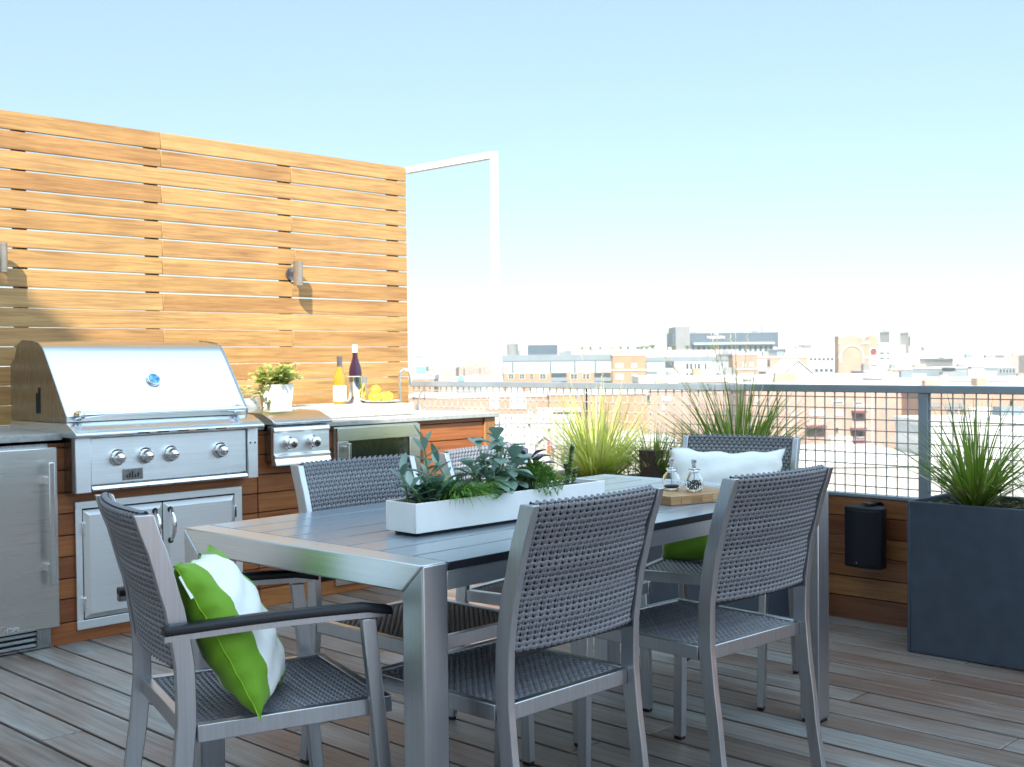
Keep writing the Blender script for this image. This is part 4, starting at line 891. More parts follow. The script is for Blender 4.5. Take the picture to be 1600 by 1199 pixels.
# ------------------------------------------------------------------ the city beyond the railing
GZ = -26.0
g = MB(); g.v = []; S = 9000
g.add([(-S, -S, GZ), (S, -S, GZ), (S, S, GZ), (-S, S, GZ)], [(0, 1, 2, 3)]); tag(g.build('ground', 'ground', smooth=0), kind='structure')
def ray(u, v): return FW + RT * ((u - 800) / FPX) + UP * ((599.5 - v) / FPX)
def rz_(u, v, D):
    """a sighted point at street-grid distance D -> (r along the grid, z)"""
    d = ray(u, v); k = D / d.dot(F0); p = d * k; return p.dot(R0), HC + p.z
class City:
    """boxes laid out on the street grid: r to the right, d away, z up"""
    def __init__(s, name, label, cat, r, d): s.t = thing(name, label, cat, R0 * r + F0 * d + Vector((0, 0, GZ)), az - pi / 2 + 0, None); s.r = r; s.d = d
    def loc(s, r, d, z): return (r - s.r, d - s.d, z - GZ)
    def box(s, name, mat, r0, r1, d0, d1, z0, z1, par=None, bev=0):
        b = MB(); a = s.loc(r0, d0, z0); c = s.loc(r1, d1, z1); b.box(a[0], c[0], a[1], c[1], a[2], c[2]); return b.build(name, mat, par or s.t, smooth=0)
WM = {}
def window(c, r, d, z, w_, h, dark=True, par=None, name='window', nx=2, ny=2):
    key = (round(w_, 1), round(h, 1), dark, nx, ny)
    if key not in WM:
        w2, h2 = key[0] / 2, key[1] / 2; f = min(.10, w2 * .14); b = MB()
        b.box(-w2, w2, -.10, -.02, -h2, -h2 + f); b.box(-w2, w2, -.10, -.02, h2 - f, h2); b.box(-w2, -w2 + f, -.10, -.02, -h2 + f, h2 - f); b.box(w2 - f, w2, -.10, -.02, -h2 + f, h2 - f)
        for i in range(1, nx): x = -w2 + 2 * w2 * i / nx; b.box(x - f * .4, x + f * .4, -.09, -.02, -h2 + f, h2 - f)
        if ny > 1: b.box(-w2 + f, w2 - f, -.088, -.021, -f * .3, f * .3)
        g = MB(); g.box(-w2 + f * .5, w2 - f * .5, -.05, -.004, -h2 + f * .5, h2 - f * .5)
        fo = b.build('k', 'winframe', None, 0); go = g.build('k2', 'winglass' if dark else 'paleglass', None, 0); WM[key] = (fo.data, go.data); bpy.data.objects.remove(fo); bpy.data.objects.remove(go)
    fm, gm = WM[key]; o1 = bpy.data.objects.new(name, fm); col.objects.link(o1); o1.parent = par or c.t; o1.location = c.loc(r, d, z)
    o2 = bpy.data.objects.new('pane', gm); col.objects.link(o2); o2.parent = o1; return o1
def block(name, label, cat, u0, u1, vt, D, depth, mat, rows=(), roofmat='roofwhite', parapet=.5, rowdef=None, zb=GZ):
    """rows: list of (v_top, v_bottom, [(u0,u1[,pale])...])"""
    r0, zt = rz_(u0, vt, D); r1, _ = rz_(u1, vt, D); c = City(name, label, cat, (r0 + r1) / 2, D)
    c.box('wall', mat, r0, r1, D, D + depth, zb, zt - parapet); c.box('roof', roofmat, r0 - .15, r1 + .15, D - .15, D + depth + .15, zt - parapet + .002, zt)
    rq = random.Random(int(u0 * 7 + D)); W_ = r1 - r0
    for q in range(min(6, 1 + int(W_ / 7))):
        rr_ = r0 + W_ * rq.uniform(.08, .92); dd_ = D + depth * rq.uniform(.25, .8); sw_ = rq.uniform(.5, 1.5); hh_ = rq.uniform(.5, 1.4)
        c.box('roof_unit', rq.choice(['c_grey', 'c_conc', 'c_white', 'trim', 'brick_tan']), rr_ - sw_, rr_ + sw_ * rq.uniform(.3, 1.2), dd_, dd_ + rq.uniform(.8, 2), zt + .001, zt + hh_)
    n = 0
    for va, vb, us in rows:
        for w_ in us:
            ra, za = rz_(w_[0], va, D); rb, zb_ = rz_(w_[1], vb, D)
            if n < 96: window(c, (ra + rb) / 2, D, (za + zb_) / 2, rb - ra, za - zb_, len(w_) < 3, nx=max(1, int((rb - ra) / 1.2)), ny=2 if za - zb_ > 1.4 else 1); n += 1
    c.zt = zt; c.r0 = r0; c.r1 = r1; return c
def wins(u0, u1, n, fill=.5, pale=False):
    p = (u1 - u0) / n; return [((u0 + p * (i + .5 - fill / 2), u0 + p * (i + .5 + fill / 2), 1) if pale else (u0 + p * (i + .5 - fill / 2), u0 + p * (i + .5 + fill / 2))) for i in range(n)]

# long brick block with glazed top floor
D = 300
c = block('apartment_block', 'long brick apartment block with a grey flat roof band, glazed top floor and rooftop tank', 'building', 785, 956, 555, D, 26, 'c_grey', parapet=1.6, roofmat='c_grey')
r0, z1 = rz_(785, 566.5, D); r1, z2 = rz_(956, 582, D); _, z3 = rz_(870, 630, D)
c.box('glass_storey', 'paleglass', r0 + .3, r1 - .1, D - .5, D - .02, z2, z1)
for u in (801, 860, 898, 930): ra, _ = rz_(u, 570, D); c.box('mullion', 'c_blue', ra - .15, ra + .15, D - .62, D - .51, z2, z1)
c.box('brick_storeys', 'brick_orange', r0, r1, D - 1.0, D - .52, GZ, z2 - .01)
for (ua, ub) in ((785, 788), (794, 803), (811, 820), (828, 833), (843, 853), (891, 902), (910, 921)):
    ra, za = rz_(ua, 584, D); rb, zb_ = rz_(ub, 592.5, D); window(c, (ra + rb) / 2, D - 1.0, (za + zb_) / 2, rb - ra, za - zb_, nx=2)
for (ua, ub) in ((861, 885), (928, 954)):
    ra, za = rz_(ua, 583, D); rb, zb_ = rz_(ub, 594, D); c.box('balcony_opening', 'winglass', ra, rb, D - 1.06, D - 1.002, zb_, za); c.box('balcony_front', 'c_grey', ra, rb, D - 1.9, D - 1.8, zb_ - .3, zb_ + .7); c.box('balcony_floor', 'c_white', ra, rb, D - 1.8, D - 1.061, zb_ - .3, zb_)
ra, za = rz_(825, 539.5, D + 6); rb, zb_ = rz_(871, 556, D + 6); c.box('plant_room', 'c_blue', ra, rb, D + 5, D + 14, zb_ - 1, za)
for i, (ua, ub) in enumerate(((788, 801), (809, 818), (826, 838), (846, 858), (872, 884), (892, 903), (912, 922))):
    for (va, vb) in ((610, 618), (628, 637)): ra, za = rz_(ua, va, D); rb, zb_ = rz_(ub, vb, D); window(c, (ra + rb) / 2, D - 1.0, (za + zb_) / 2, rb - ra, za - zb_, i % 2 == 0)
ra, za = rz_(792, 539, D + 6); rb, zb_ = rz_(809.5, 556, D + 6); tk = thing('water_tank', 'grey cylindrical water tank with a conical lid on the long block roof', 'water tank', R0 * (ra + rb) / 2 + F0 * (D + 6) + Z0 * (c.zt + .01))
rr = (rb - ra) / 2; hh = za - c.zt; b = MB(); b.lathe([(0, 0), (rr, 0), (rr, hh), (0, hh)], seg=28); b.build('tank', 'c_conc', tk); b = MB(); b.lathe([(rr * 1.04, hh + .01), (rr * .1, hh + .75), (0, hh + .8)], seg=28); b.build('lid', 'c_conc', tk)
# brick end block
c = block('brick_block', 'orange brick corner block with white framed windows and a white string course', 'building', 957, 1009, 553, 296, 30, 'brick_orange', [(568, 575, [(962, 974, 1), (987, 995, 1)]), (585, 593, [(962, 974, 1), (987, 995, 1)]), (613, 622, [(962, 974, 1), (987, 995, 1)]), (632, 641, [(962, 974), (987, 995)])], parapet=.5)
_, z1 = rz_(980, 577.5, 296); _, z2 = rz_(980, 579.5, 296); c.box('string_course', 'trim', c.r0 - .1, c.r1 + .1, 295.8, 295.98, z2, z1)
# glazed link with white wing
c = block('glass_block', 'pale glass and white block with dark openings between the two brick blocks', 'building', 1010, 1145, 558, 304, 24, 'paleglass', parapet=1.2, roofmat='c_grey')
def dark_box(c, ua, ub, va, vb, D, nm='window', mat='winglass', out=.06):
    ra, za = rz_(ua, va, D); rb, zb_ = rz_(ub, vb, D); return c.box(nm, mat, ra, rb, D - out, D - .002, zb_, za)
dark_box(c, 1054, 1112, 566, 597, 304, 'white_bay', 'c_white', .5)
for a_ in ((1039, 1053, 562, 575), ): dark_box(c, *a_, 304, 'opening')
for (ua, ub) in ((1072, 1076), (1078, 1082), (1085, 1088), (1090, 1094), (1101, 1104)): dark_box(c, ua, ub, 568, 577, 303.5); dark_box(c, ua, ub, 583, 587, 303.5)
for u in range(1014, 1038, 4): dark_box(c, u, u + .6, 564, 596, 304, 'mullion', 'c_grey', .1)
for u in range(1114, 1144, 5): dark_box(c, u, u + .8, 562, 592, 304, 'mullion', 'c_blue', .1)
dark_box(c, 1010, 1053, 581, 582.5, 304, 'floor_band', 'c_grey', .2)
# second brick pavilion
c = block('brick_block', 'peach brick pavilion block in front of the dark hotel', 'building', 1145, 1184, 552, 298, 26, 'brick_peach', [(566, 573, [(1160, 1165, 1), (1171, 1177, 1)]), (583, 590, [(1160, 1165, 1), (1171, 1177, 1)])], parapet=.5)
_, z1 = rz_(1160, 576, 298); _, z2 = rz_(1160, 578, 298); c.box('string_course', 'trim', c.r0 - .1, c.r1 + .1, 297.8, 297.98, z2, z1)
c = block('brick_block', 'low tan brick block with a recessed dark balcony right of the pavilion', 'building', 1184, 1262, 557, 306, 24, 'brick_tan', [(565, 572, [(1222, 1227), (1248, 1253, 1)])], parapet=.4)
dark_box(c, 1184, 1198, 562, 580, 306, 'glazing', 'paleglass'); dark_box(c, 1199, 1203, 562, 573, 306); dark_box(c, 1186, 1204, 581.5, 584, 306, 'balcony_opening')
# dark hotel with a sign
D = 460
c = block('hotel', 'dark blue-grey slab hotel with a white rooftop sign', 'building', 1078, 1216, 520, D, 30, 'c_blue', parapet=.4, roofmat='c_grey')
ra, za = rz_(1055, 511, D); rb, zb_ = rz_(1077.5, 560, D); c.box('stair_tower', 'c_conc', ra, rb, D - 1, D + 20, GZ, za); rc, zc = rz_(1051, 520, D); c.box('tower_side', 'c_blue', rc, ra - .02, D, D + 18, GZ, zc)
ra, za = rz_(1081, 536, D); rb, zb_ = rz_(1206, 538, D); c.box('canopy', 'c_teal' if False else 'paleglass', ra, rb, D - 5, D - .01, zb_, za)
ra, za = rz_(1083, 538.3, D); rb, zb_ = rz_(1203, 560, D); c.box('glass_lounge', 'paleglass', ra, rb, D - 3, D - .02, zb_ - 2, za)
for u in range(1088, 1203, 8): ra, za = rz_(u, 541, D); rb, zb_ = rz_(u + 4, 549, D); c.box('window', 'winglass', ra, rb, D - 3.1, D - 3.005, zb_, za)
ra, za = rz_(1098, 545, D); rx = R0
for s_, (ua, ub, vv, hgt) in (('THE', (1116, 1122, 522.7, 2.0)), ('MADISON', (1106, 1131, 527.6, 3.3))):
    r_, z_ = rz_((ua + ub) / 2, vv, D)
    text_part('sign_letters', s_, 'whitepaint', c.t, Vector((r_ - c.r, -.35, z_ - GZ)), (1, 0, 0), (0, 0, 1), hgt * .46, .08)
r_, z_ = rz_(1211, 546.5, D); b = MB(); b.lathe([(0, 0), (1.0, 0), (1.0, .15), (0, .15)], (r_ - c.r, -.02, z_ - GZ), 16, (0, -1, 0)); b.build('round_sign', 'whitepaint', c.t)
r_, z_ = rz_(1194, 508, D); b = MB(); b.tube([(r_ - c.r, 4, c.zt - GZ), (r_ - c.r, 4, z_ - GZ)], .18, 6); b.build('mast', 'c_blue', c.t)
# parking deck carrying round trees and lamp posts
D = 380
c = block('parking_deck', 'white parking deck whose roof carries small trees and lamp posts', 'building', 870, 1150, 549.5, D, 40, 'c_white', parapet=.3)
zt = c.zt + .002
def tree(name, label, r_, d, z, R_, H_, seed, group=None, trunk=.4, cone=False):
    rn = random.Random(seed); t = thing(name, label, 'tree', R0 * r_ + F0 * d + Z0 * z, 0, group)
    b = MB(); th_ = H_ * trunk; b.tube([(0, 0, 0), (.03, 0, th_), (0, .02, H_ * .75)], [R_ * .10, R_ * .07, R_ * .02], 6)
    for k in range(4): a_ = k * 1.6; b.tube([(0, 0, th_), (cos(a_) * R_ * .5, sin(a_) * R_ * .5, th_ + (H_ - th_) * .5)], [R_ * .04, R_ * .015], 5)
    b.build('trunk', 'bark', t)
    b = MB(); hz = (H_ - th_) / 2; cl = [(rn.uniform(-.5, .5) * R_, rn.uniform(-.5, .5) * R_, th_ + hz * rn.uniform(.4, 1.6), rn.uniform(.35, .6)) for _ in range(9)]
    for i in range(420):
        q = cl[i % 9]; dv = Vector((rn.gauss(0, 1), rn.gauss(0, 1), rn.gauss(0, 1))).normalized() * rn.random() ** .4 * q[3]; p = Vector((q[0] + dv.x * R_, q[1] + dv.y * R_, q[2] + dv.z * hz * 1.1))
        if cone: f = 1 - .75 * max(0, (p.z - th_) / (2 * hz)); p.x *= f; p.y *= f
        leaf(b, p, rdir(rn, rn.uniform(-.5, 1)), (0, 0, 1), R_ * .2, R_ * .13, .2, .1, 2)
    b.build('crown', 'treeleaf', t, 0); return t
ords = ['first', 'second', 'third', 'fourth', 'fifth', 'sixth', 'seventh', 'eighth', 'ninth', 'tenth', 'eleventh', 'twelfth', 'thirteenth']
tl = [(909, 541, 4.5, 1), (923, 541, 4.5, 1), (937, 541.5, 4, 1), (957, 541, 3, 1), (970, 541, 4.8, 1), (981, 541, 4.8, 1), (997, 540.5, 5.5, 0), (1003, 540, 5, 0), (1011, 539.5, 5.5, 0), (1020, 538, 7.5, 0), (1054, 539, 5.5, 0), (1074, 539, 6, 0), (1114, 540, 6.5, 0)]
for i, (u, v, wd, cn) in enumerate(tl):
    r_, z_ = rz_(u, v, D + 8); R_ = wd / FPX * (D + 8); tree('roof_tree', 'small round tree on the parking deck roof, ' + ords[i] + ' tree from the left', r_, D + 8, zt, R_, z_ - zt, 50 + i, 'trees on the parking deck roof', .3, cn)
for i, (u, v) in enumerate(((862, 528), (891, 528), (912, 530), (920, 528), (940, 528), (949, 527), (970, 528), (982, 526), (1000, 527))):
    r_, z_ = rz_(u, v, D + 20); t = thing('lamp_post', 'tall thin lamp post on the parking deck roof, ' + ords[i] + ' post from the left', 'lamp post', R0 * r_ + F0 * (D + 20) + Z0 * zt, 0, 'lamp posts on the parking deck roof')
    b = MB(); b.tube([(0, 0, 0), (0, 0, z_ - zt)], .10, 6); b.build('pole', 'c_grey', t); b = MB(); b.obox((0, 0, z_ - zt + .05), R0 * .9, F0 * .25, (0, 0, .08)); b.build('lamp_head', 'c_grey', t)

# ridge roofs just over the rail
def gable(name, label, u0, u1, vt, vb, D, depth, wall='c_white', roof='roofwhite'):
    r0, zt = rz_(u0, vt, D); r1, zb_ = rz_(u1, vb, D); c = City(name, label, 'building', (r0 + r1) / 2, D); a = c.loc(r0, D, zb_); e = c.loc(r1, D, zt); mx = (a[0] + e[0]) / 2
    b = MB(); b.prism([(a[0], 0), (e[0], 0), (e[0], a[2]), (mx, e[2]), (a[0], a[2])], 0, depth, 'y'); b.build('wall', wall, c.t, 0)
    b = MB(); o_ = .35
    for s_ in (1, -1):
        xe = e[0] + o_ if s_ > 0 else a[0] - o_; b.prism([(mx, e[2] + .01), (xe, a[2] - o_ * .4), (xe, a[2] - o_ * .4 + .3), (mx, e[2] + .35)], -o_, depth + o_, 'y')
    b.build('roof', roof, c.t, 0); return c
gable('gabled_house', 'pale house gable with a pointed white roof in front of the brick arch facade', 1222, 1272, 564, 586, 240, 14)
gable('gabled_house', 'low grey roofed house gable below the glass block', 1030, 1058, 586, 594, 210, 10, 'brick_peach', 'roofgrey')
gable('gabled_house', 'small white roof gable right of the glass block', 1100, 1142, 583, 592, 215, 10)
c = block('long_terrace', 'long low pink terrace with white roof and two dormer gables just above the railing', 'building', 1000, 1445, 589, 195, 12, 'brick_pink', parapet=1.0)
for uu in (1166, 1309):
    ra, za = rz_(uu - 9, 586, 194.5); rb, zb_ = rz_(uu + 9, 598, 194.5); xa = ra - c.r; xb = rb - c.r; b = MB(); b.prism([(xa, zb_ - GZ), (xb, zb_ - GZ), (xb, za - GZ - .6), ((xa + xb) / 2, za - GZ + .3), (xa, za - GZ - .6)], -1.0, -.01, 'y'); dm = b.build('dormer', 'trim', c.t, 0)
    for q in (-.5, 0, .5): b = MB(); x_ = (xa + xb) / 2 + q; b.box(x_ - .17, x_ + .17, -1.06, -1.005, zb_ - GZ + .1, za - GZ - .7); b.build('dormer_window', 'winglass', dm, 0)

# brick facade with a big blind arch
D = 250
r0, zt = rz_(1310, 527, D); r1, _ = rz_(1373, 527, D); c = City('arched_facade', 'tall tan brick facade with a big white blind arch and a small arched belfry opening', 'building', (r0 + r1) / 2, D)
W = r1 - r0; H = zt - GZ; xa = -W / 2
top = [(xa, 0), (xa + W, 0), (xa + W, H - 1.0)] + [(xa + W * (.865 + .125 * cos(a_ * pi / 8)), H - 1.0 + 1.3 * sin(a_ * pi / 8)) for a_ in range(1, 8)] + [(xa + W * .74, H - .7), (xa + W * .60, H - .6)] + [(xa + W * (.33 + .27 * cos(a_ * pi / 10)), H - .5 + .7 * sin(a_ * pi / 10)) for a_ in range(1, 10)] + [(xa + W * .02, H - .5), (xa, H + .2)]
b = MB(); b.prism(top, 0, 3, 'y'); b.build('wall', 'brick_tan', c.t, 0)
def arch(cx, zc, ri, ro, legs, nm='arch_trim', mat='trim', y0=-.22, y1=-.002):
    b = MB(); n = 18
    for i in range(n):
        a0, a1 = pi * i / n, pi * (i + 1) / n; b.prism([(cx + cos(a0) * ri, zc + sin(a0) * ri), (cx + cos(a0) * ro, zc + sin(a0) * ro), (cx + cos(a1) * ro, zc + sin(a1) * ro), (cx + cos(a1) * ri, zc + sin(a1) * ri)], y0, y1, 'y')
    b.prism([(cx - ro, zc - legs), (cx - ri, zc - legs), (cx - ri, zc), (cx - ro, zc)], y0, y1, 'y'); b.prism([(cx + ri, zc - legs), (cx + ro, zc - legs), (cx + ro, zc), (cx + ri, zc)], y0, y1, 'y'); return b.build(nm, mat, c.t, 0)
zz = lambda v: rz_(1340, v, D)[1] - GZ
arch(xa + W * .33, zz(558), W * .27, W * .30, 1.2); arch(xa + W * .865, zz(550), W * .085, W * .11, 3.0)
b = MB(); b.lathe([(0, 0), (W * .075, 0), (W * .075, .05), (0, .05)], (xa + W * .865, -.01, zz(550)), 20, (0, -1, 0)); b.build('belfry_opening', 'redtrim', c.t)
for (f0, f1, v) in ((.0, .08, 537), (.57, .78, 537), (.96, 1.0, 537), (.64, .74, 559), (.0, .04, 559)): b = MB(); b.box(xa + W * f0, xa + W * f1, -.18, -.003, zz(v) - .15, zz(v) + .25); b.build('stone_band', 'trim', c.t, 0)
b = MB(); b.box(xa + W * .78, xa + W * .98, -.6, -.004, zz(580), zz(575)); b.box(xa + W * .82, xa + W * .93, -.3, -.005, zz(570), zz(557)); b.build('statue_niche', 'trim', c.t, 0)
block('white_annex', 'white low annex with a brown eave right of the arched facade', 'building', 1350, 1392, 580, 236, 9, 'c_white', parapet=.25, roofmat='roofgrey')
block('office_block', 'white office block with bands of ribbon windows left of the arched facade', 'building', 1228, 1312, 545, 420, 30, 'c_white', [(551, 556, wins(1225, 1292, 9, .8, True)), (559, 564, wins(1264, 1310, 7, .8)), (570, 574, wins(1264, 1310, 7, .8, True)), (576, 582, wins(1272, 1310, 5, .8))])
block('office_penthouse', 'white upper storey with four small dark windows behind the ribbon window block', 'building', 1268, 1312, 538, 430, 20, 'c_white', [(542.5, 544.5, [(1273, 1276), (1278, 1281), (1283, 1286), (1287.5, 1290)])])
block('apartment_block', 'white mid-rise with paired dark windows right of the arched facade', 'building', 1372, 1398, 536, 380, 20, 'c_white', [(550, 554, [(1374, 1382), (1385, 1390)]), (558, 562, [(1374, 1382), (1385, 1390)])])
block('tower_block', 'slim pale tower right of the white mid-rise', 'building', 1390, 1406, 518, 520, 14, 'c_cream')
c = block('tower_block', 'cream stepped tower with a dark vertical slot on its left corner', 'building', 1420, 1444, 519, 560, 16, 'c_cream')
dark_box(c, 1420, 1422.5, 526, 541, 560); [dark_box(c, u, u + 1.2, 522, 525, 560) for u in (1426, 1433, 1439)]
block('tower_block', 'lower cream wing left of the stepped tower', 'building', 1406, 1420, 540, 565, 16, 'c_cream', [(543, 545.5, [(1408, 1410), (1414, 1416)])])
block('tower_block', 'lower cream wing right of the stepped tower', 'building', 1444, 1458, 542, 556, 16, 'c_cream', [(543.5, 546, [(1449, 1451.5)])])
block('warehouse', 'long white warehouse below the stepped tower', 'building', 1392, 1486, 553, 400, 30, 'c_white', [(571, 572.5, wins(1450, 1482, 6, .4))])
block('warehouse', 'long cream hall with pale pilasters near the right edge', 'building', 1489, 1579, 560, 370, 30, 'c_cream', [(565, 573, wins(1535, 1575, 5, .6, True))], roofmat='roofgrey')
block('warehouse', 'grey shed with a light flat wall behind the railing', 'building', 1424, 1480, 575, 270, 18, 'c_grey', parapet=.25)
c = block('warehouse', 'second grey shed with a row of dark windows at its right end', 'building', 1493, 1587, 574, 262, 18, 'c_grey', [(577, 583, wins(1561, 1586, 5, .8))], parapet=.25)
block('white_shed', 'small plain white shed in front of the second grey shed', 'building', 1520, 1556, 581, 225, 10, 'c_white')
block('brick_block', 'low pale brick roofs left of the grey sheds', 'building', 1392, 1424, 577, 240, 14, 'brick_peach', parapet=.2)
block('low_block', 'long cream parapet running behind the railing at the right edge', 'building', 1380, 1640, 592, 180, 10, 'c_cream')
# left distance
block('brick_block', 'low orange brick hall at the left end of the skyline beside the timber screen', 'building', 600, 678, 587, 260, 16, 'brick_orange', parapet=.9)
block('mill_building', 'pale pink four-storey mill with rows of small windows', 'building', 676, 712, 574, 420, 26, 'brick_pink', [(v, v + 2.5, wins(677, 711, 5, .5, True)) for v in (577, 582, 587, 592)])
c = block('copper_roof_hall', 'white hall with a green copper arched dormer left of the white post', 'building', 706, 790, 590, 330, 20, 'c_white')
r_, z_ = rz_(720, 592, 330); b = MB(); b.prism([(r_ - c.r + 1.0 * cos(i * pi / 10), z_ - GZ - .6 + 1.5 * sin(i * pi / 10)) for i in range(11)], -1.2, -.01, 'y'); b.build('dormer', 'c_teal', c.t)
block('teal_store', 'teal green box-like store with a billboard on its roof', 'building', 650, 666, 573, 500, 14, 'c_teal', parapet=.2)
r_, z_ = rz_(655, 558, 506); t = thing('billboard', 'thin rooftop billboard frame above the teal store', 'billboard', R0 * r_ + F0 * 506 + Z0 * rz_(655, 573, 506)[1]); hgt = z_ - rz_(655, 573, 506)[1]
b = MB(); b.bar(R0 * -1, R0 * -1 + Z0 * hgt, .2, .2, (1, 0, 0)); b.bar(R0 * 1, R0 * 1 + Z0 * hgt, .2, .2, (1, 0, 0)); b.build('legs_frame', 'c_grey', t); b = MB(); b.obox(Z0 * hgt, R0 * 1.6, F0 * .2, (0, 0, .5)); b.build('panel', 'c_grey', t)

# nearer houses seen through the mesh
block('brick_house', 'orange and peach brick house with glazed bays behind the kitchen end', 'building', 640, 900, 618, 165, 12, 'brick_peach', [(622, 640, [(765, 780, 1), (797, 822, 1)]), (616, 624, [(862, 868)]), (640, 648, [(825, 832, 1)])], parapet=.4, roofmat='yellow' if False else 'roofwhite')
c = block('brick_house', 'peach brick row with white balconies and dark doors left of the grass clump', 'building', 858, 1010, 612, 158, 10, 'brick_orange', [(616, 625, [(898, 904)]), (636, 641, [(876, 878), (882, 885), (889, 892), (900, 903)]), (660, 668, [(866, 872, 1), (879, 884, 1), (890, 899, 1)])])
ra, za = rz_(864, 634, 158); rb, zb_ = rz_(906, 643, 158); c.box('balcony', 'c_white', ra, rb, 156.4, 157.99, zb_, zb_ + .5)
block('low_roof', 'white flat roofed house below the brick row', 'building', 620, 905, 657, 140, 11, 'c_white', [(662, 668, [(806, 812, 1), (815, 820, 1), (824, 830)]), (670, 675, [(855, 860)])])
gable('gabled_house', 'white gabled house with a red sign panel seen behind the succulents', 838, 864, 682, 694, 120, 9, 'c_white', 'roofwhite')
t = thing('red_sign', 'small red and white wall sign beside the white gabled house', 'sign', R0 * rz_(859, 700, 118)[0] + F0 * 118 + Z0 * GZ); z_ = rz_(859, 700, 118)[1] - GZ
b = MB(); b.obox((0, 0, z_), R0 * .26, F0 * .05, (0, 0, .6)); b.build('panel', 'redsign', t, 0); b = MB(); b.tube([(0, 0, 0), (0, 0, z_ - .6)], .05, 6); b.build('sign_post', 'c_grey', t)
block('low_roof', 'cream stuccoed house with pink base behind the sunlit grass', 'building', 866, 1060, 692, 112, 10, 'c_cream', [(676, 684, [(900, 903), (905, 907)]), (712, 722, [(876, 882), (888, 893)])])
block('brick_house', 'peach brick house with a paired window above the sunlit grass', 'building', 1000, 1170, 606, 170, 12, 'brick_pink', [(617, 632, [(998, 1004), (1010, 1017)]), (620, 626, [(1034, 1048, 1)]), (634, 642, [(1034, 1040, 1)])])
c = block('apartment_house', 'long pale pink apartment house with maroon balconies seen through the mesh', 'building', 1166, 1432, 600, 150, 12, 'brick_pink', [(627, 632, [(1299, 1318)]), (641, 650, [(1236, 1244, 1), (1265, 1288, 1), (1306, 1316, 1)]), (628, 634, [(1333, 1348)]), (645, 652, [(1340, 1349)]), (674, 684, [(1340, 1349)]), (668, 676, [(1305, 1310)]), (696, 704, [(1372, 1378, 1)]), (620, 628, [(1180, 1186, 1)]), (712, 718, [(1334, 1350)])])
for (ua, ub, va, vb) in ((1258, 1288, 659, 668), (1330, 1350, 637, 645), (1328, 1350, 664, 672), (1330, 1349, 688, 691)):
    ra, za = rz_(ua, va, 150); rb, zb_ = rz_(ub, vb, 150); bl = c.box('balcony', 'redtrim', ra, rb, 148.7, 149.99, zb_, zb_ + .3)
    b = MB(); l0 = c.loc(ra, 148.7, zb_ + .3); l1 = c.loc(rb, 148.7, za + .5)
    b.box(l0[0], l1[0], 1.3 - 2.6, 1.34 - 2.6, l1[2] - .05, l1[2])
    for k in range(9): x_ = l0[0] + (l1[0] - l0[0]) * k / 8; b.box(x_ - .02, x_ + .02, -1.3, -1.26, l0[2], l1[2] - .051)
    b.build('balcony_rail', 'winframe', bl, 0)
ra, _ = rz_(1362, 650, 150); c.box('downpipe', 'c_white', ra - .1, ra + .1, 149.8, 149.99, GZ, c.zt - .6)
block('low_roof', 'wide white flat roof in front of the pink apartment house', 'building', 1150, 1460, 722, 95, 18, 'c_cream', [(714 + 14, 736, [(1230, 1240, 1)])])
c = block('garage_row', 'grey and peach garage fronts right of the railing post', 'building', 1452, 1660, 606, 140, 12, 'brick_peach', [(639, 645, [(1478, 1486), (1490, 1497), (1500, 1507)]), (643, 650, [(1539, 1544), (1549, 1554)]), (637, 641, [(1532, 1558, 1)])])
dark_box(c, 1454, 1469, 629, 637, 140, 'garage_door', 'c_conc', .1); dark_box(c, 1477, 1508, 629, 637, 140, 'garage_door', 'c_conc', .1); dark_box(c, 1452, 1510, 650, 656, 140, 'white_band', 'c_white', .12); dark_box(c, 1578, 1582, 626, 654, 140, 'door', 'void', .1)
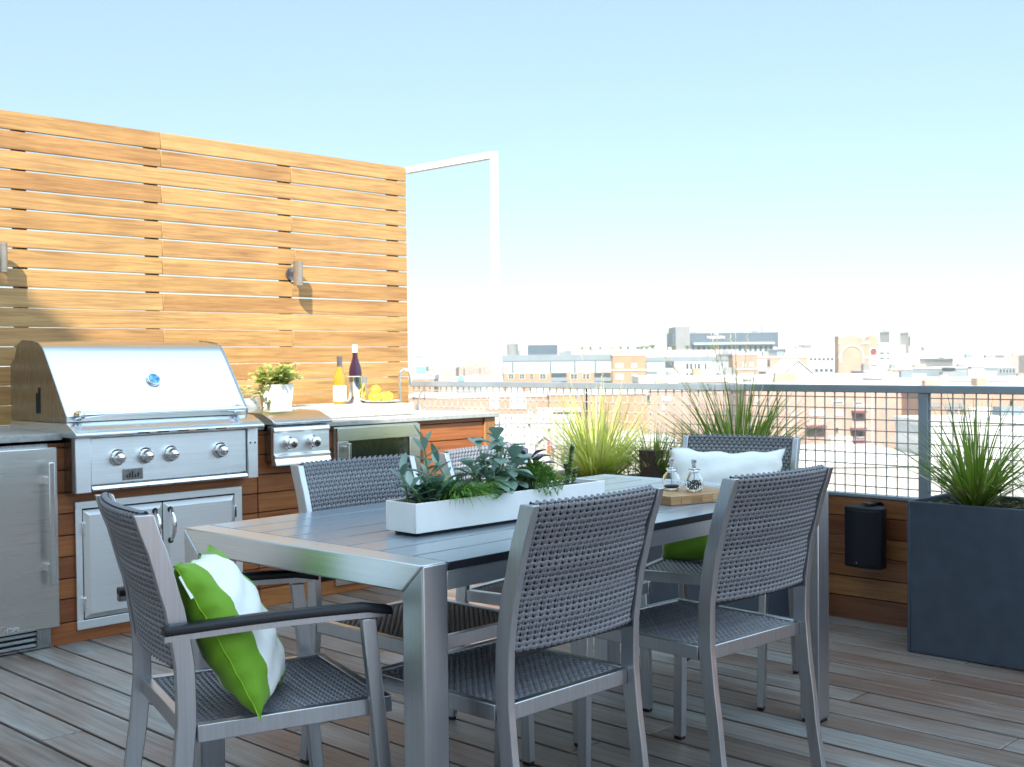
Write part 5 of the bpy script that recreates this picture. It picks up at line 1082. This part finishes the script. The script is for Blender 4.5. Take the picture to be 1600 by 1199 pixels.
block('low_roof', 'bright white flat roof behind the tall planter', 'building', 1440, 1680, 656, 100, 7, 'c_white', [(700, 716, [(1505, 1525, 1)])])
# the rest of the distance, one soft mass of roofs
r = random.Random(77); b = MB(); n = 0
for i in range(900):
    d = 620 + 3400 * r.random() ** 1.2; r_ = r.uniform(-.62, .62) * d; w_ = r.uniform(10, 45); dp = r.uniform(10, 30); h = r.uniform(7, 17) + (r.random() < .12) * r.uniform(4, 14)
    h = min(h, 26 - .0000 * d); p = R0 * r_ + F0 * d; b.obox((p.x, p.y, GZ + h / 2), R0 * w_ / 2, F0 * dp / 2, (0, 0, h / 2))
    for q in range(2): pp = p + R0 * r.uniform(-w_ / 3, w_ / 3); b.obox((pp.x, pp.y, GZ + h + 1.0), R0 * 1.5, F0 * 1.5, (0, 0, 1.0))
tag(b.build('distant_city', 'city', smooth=0), 'hazy pale mass of low city roofs along the skyline', 'city', kind='stuff')
r = random.Random(78); b = MB()
for i in range(130):
    d = 600 + 2200 * r.random(); r_ = r.uniform(-.5, .55) * d; p = R0 * r_ + F0 * d; hh = r.uniform(10, 19)
    for k in range(26): a_ = r.random() * 6.28; q = r.random() ** .5 * 6; leaf(b, (p.x + cos(a_) * q, p.y + sin(a_) * q, GZ + hh * (.4 + .6 * r.random())), rdir(r, .3), (0, 0, 1), 5, 4, .2, .1, 2)
tag(b.build('distant_trees', 'treeleaf', smooth=0), 'scattered far-off tree crowns among the city roofs', 'trees', kind='stuff')

# ------------------------------------------------------------------ haze
m = bpy.data.materials.new('haze'); m.use_nodes = True; nt = m.node_tree; nt.nodes.clear()
out = nt.nodes.new("ShaderNodeOutputMaterial"); pv = nt.nodes.new("ShaderNodeVolumePrincipled"); pv.inputs['Color'].default_value = (.97, .99, 1, 1); pv.inputs['Density'].default_value = .00020; pv.inputs['Anisotropy'].default_value = .0
nt.links.new(pv.outputs[0], out.inputs['Volume']); M['haze'] = m
b = MB(); b.box(-5200, 5200, -5200, 5200, GZ - 1, 32); tag(b.build('haze', 'haze', smooth=0), kind='stuff')
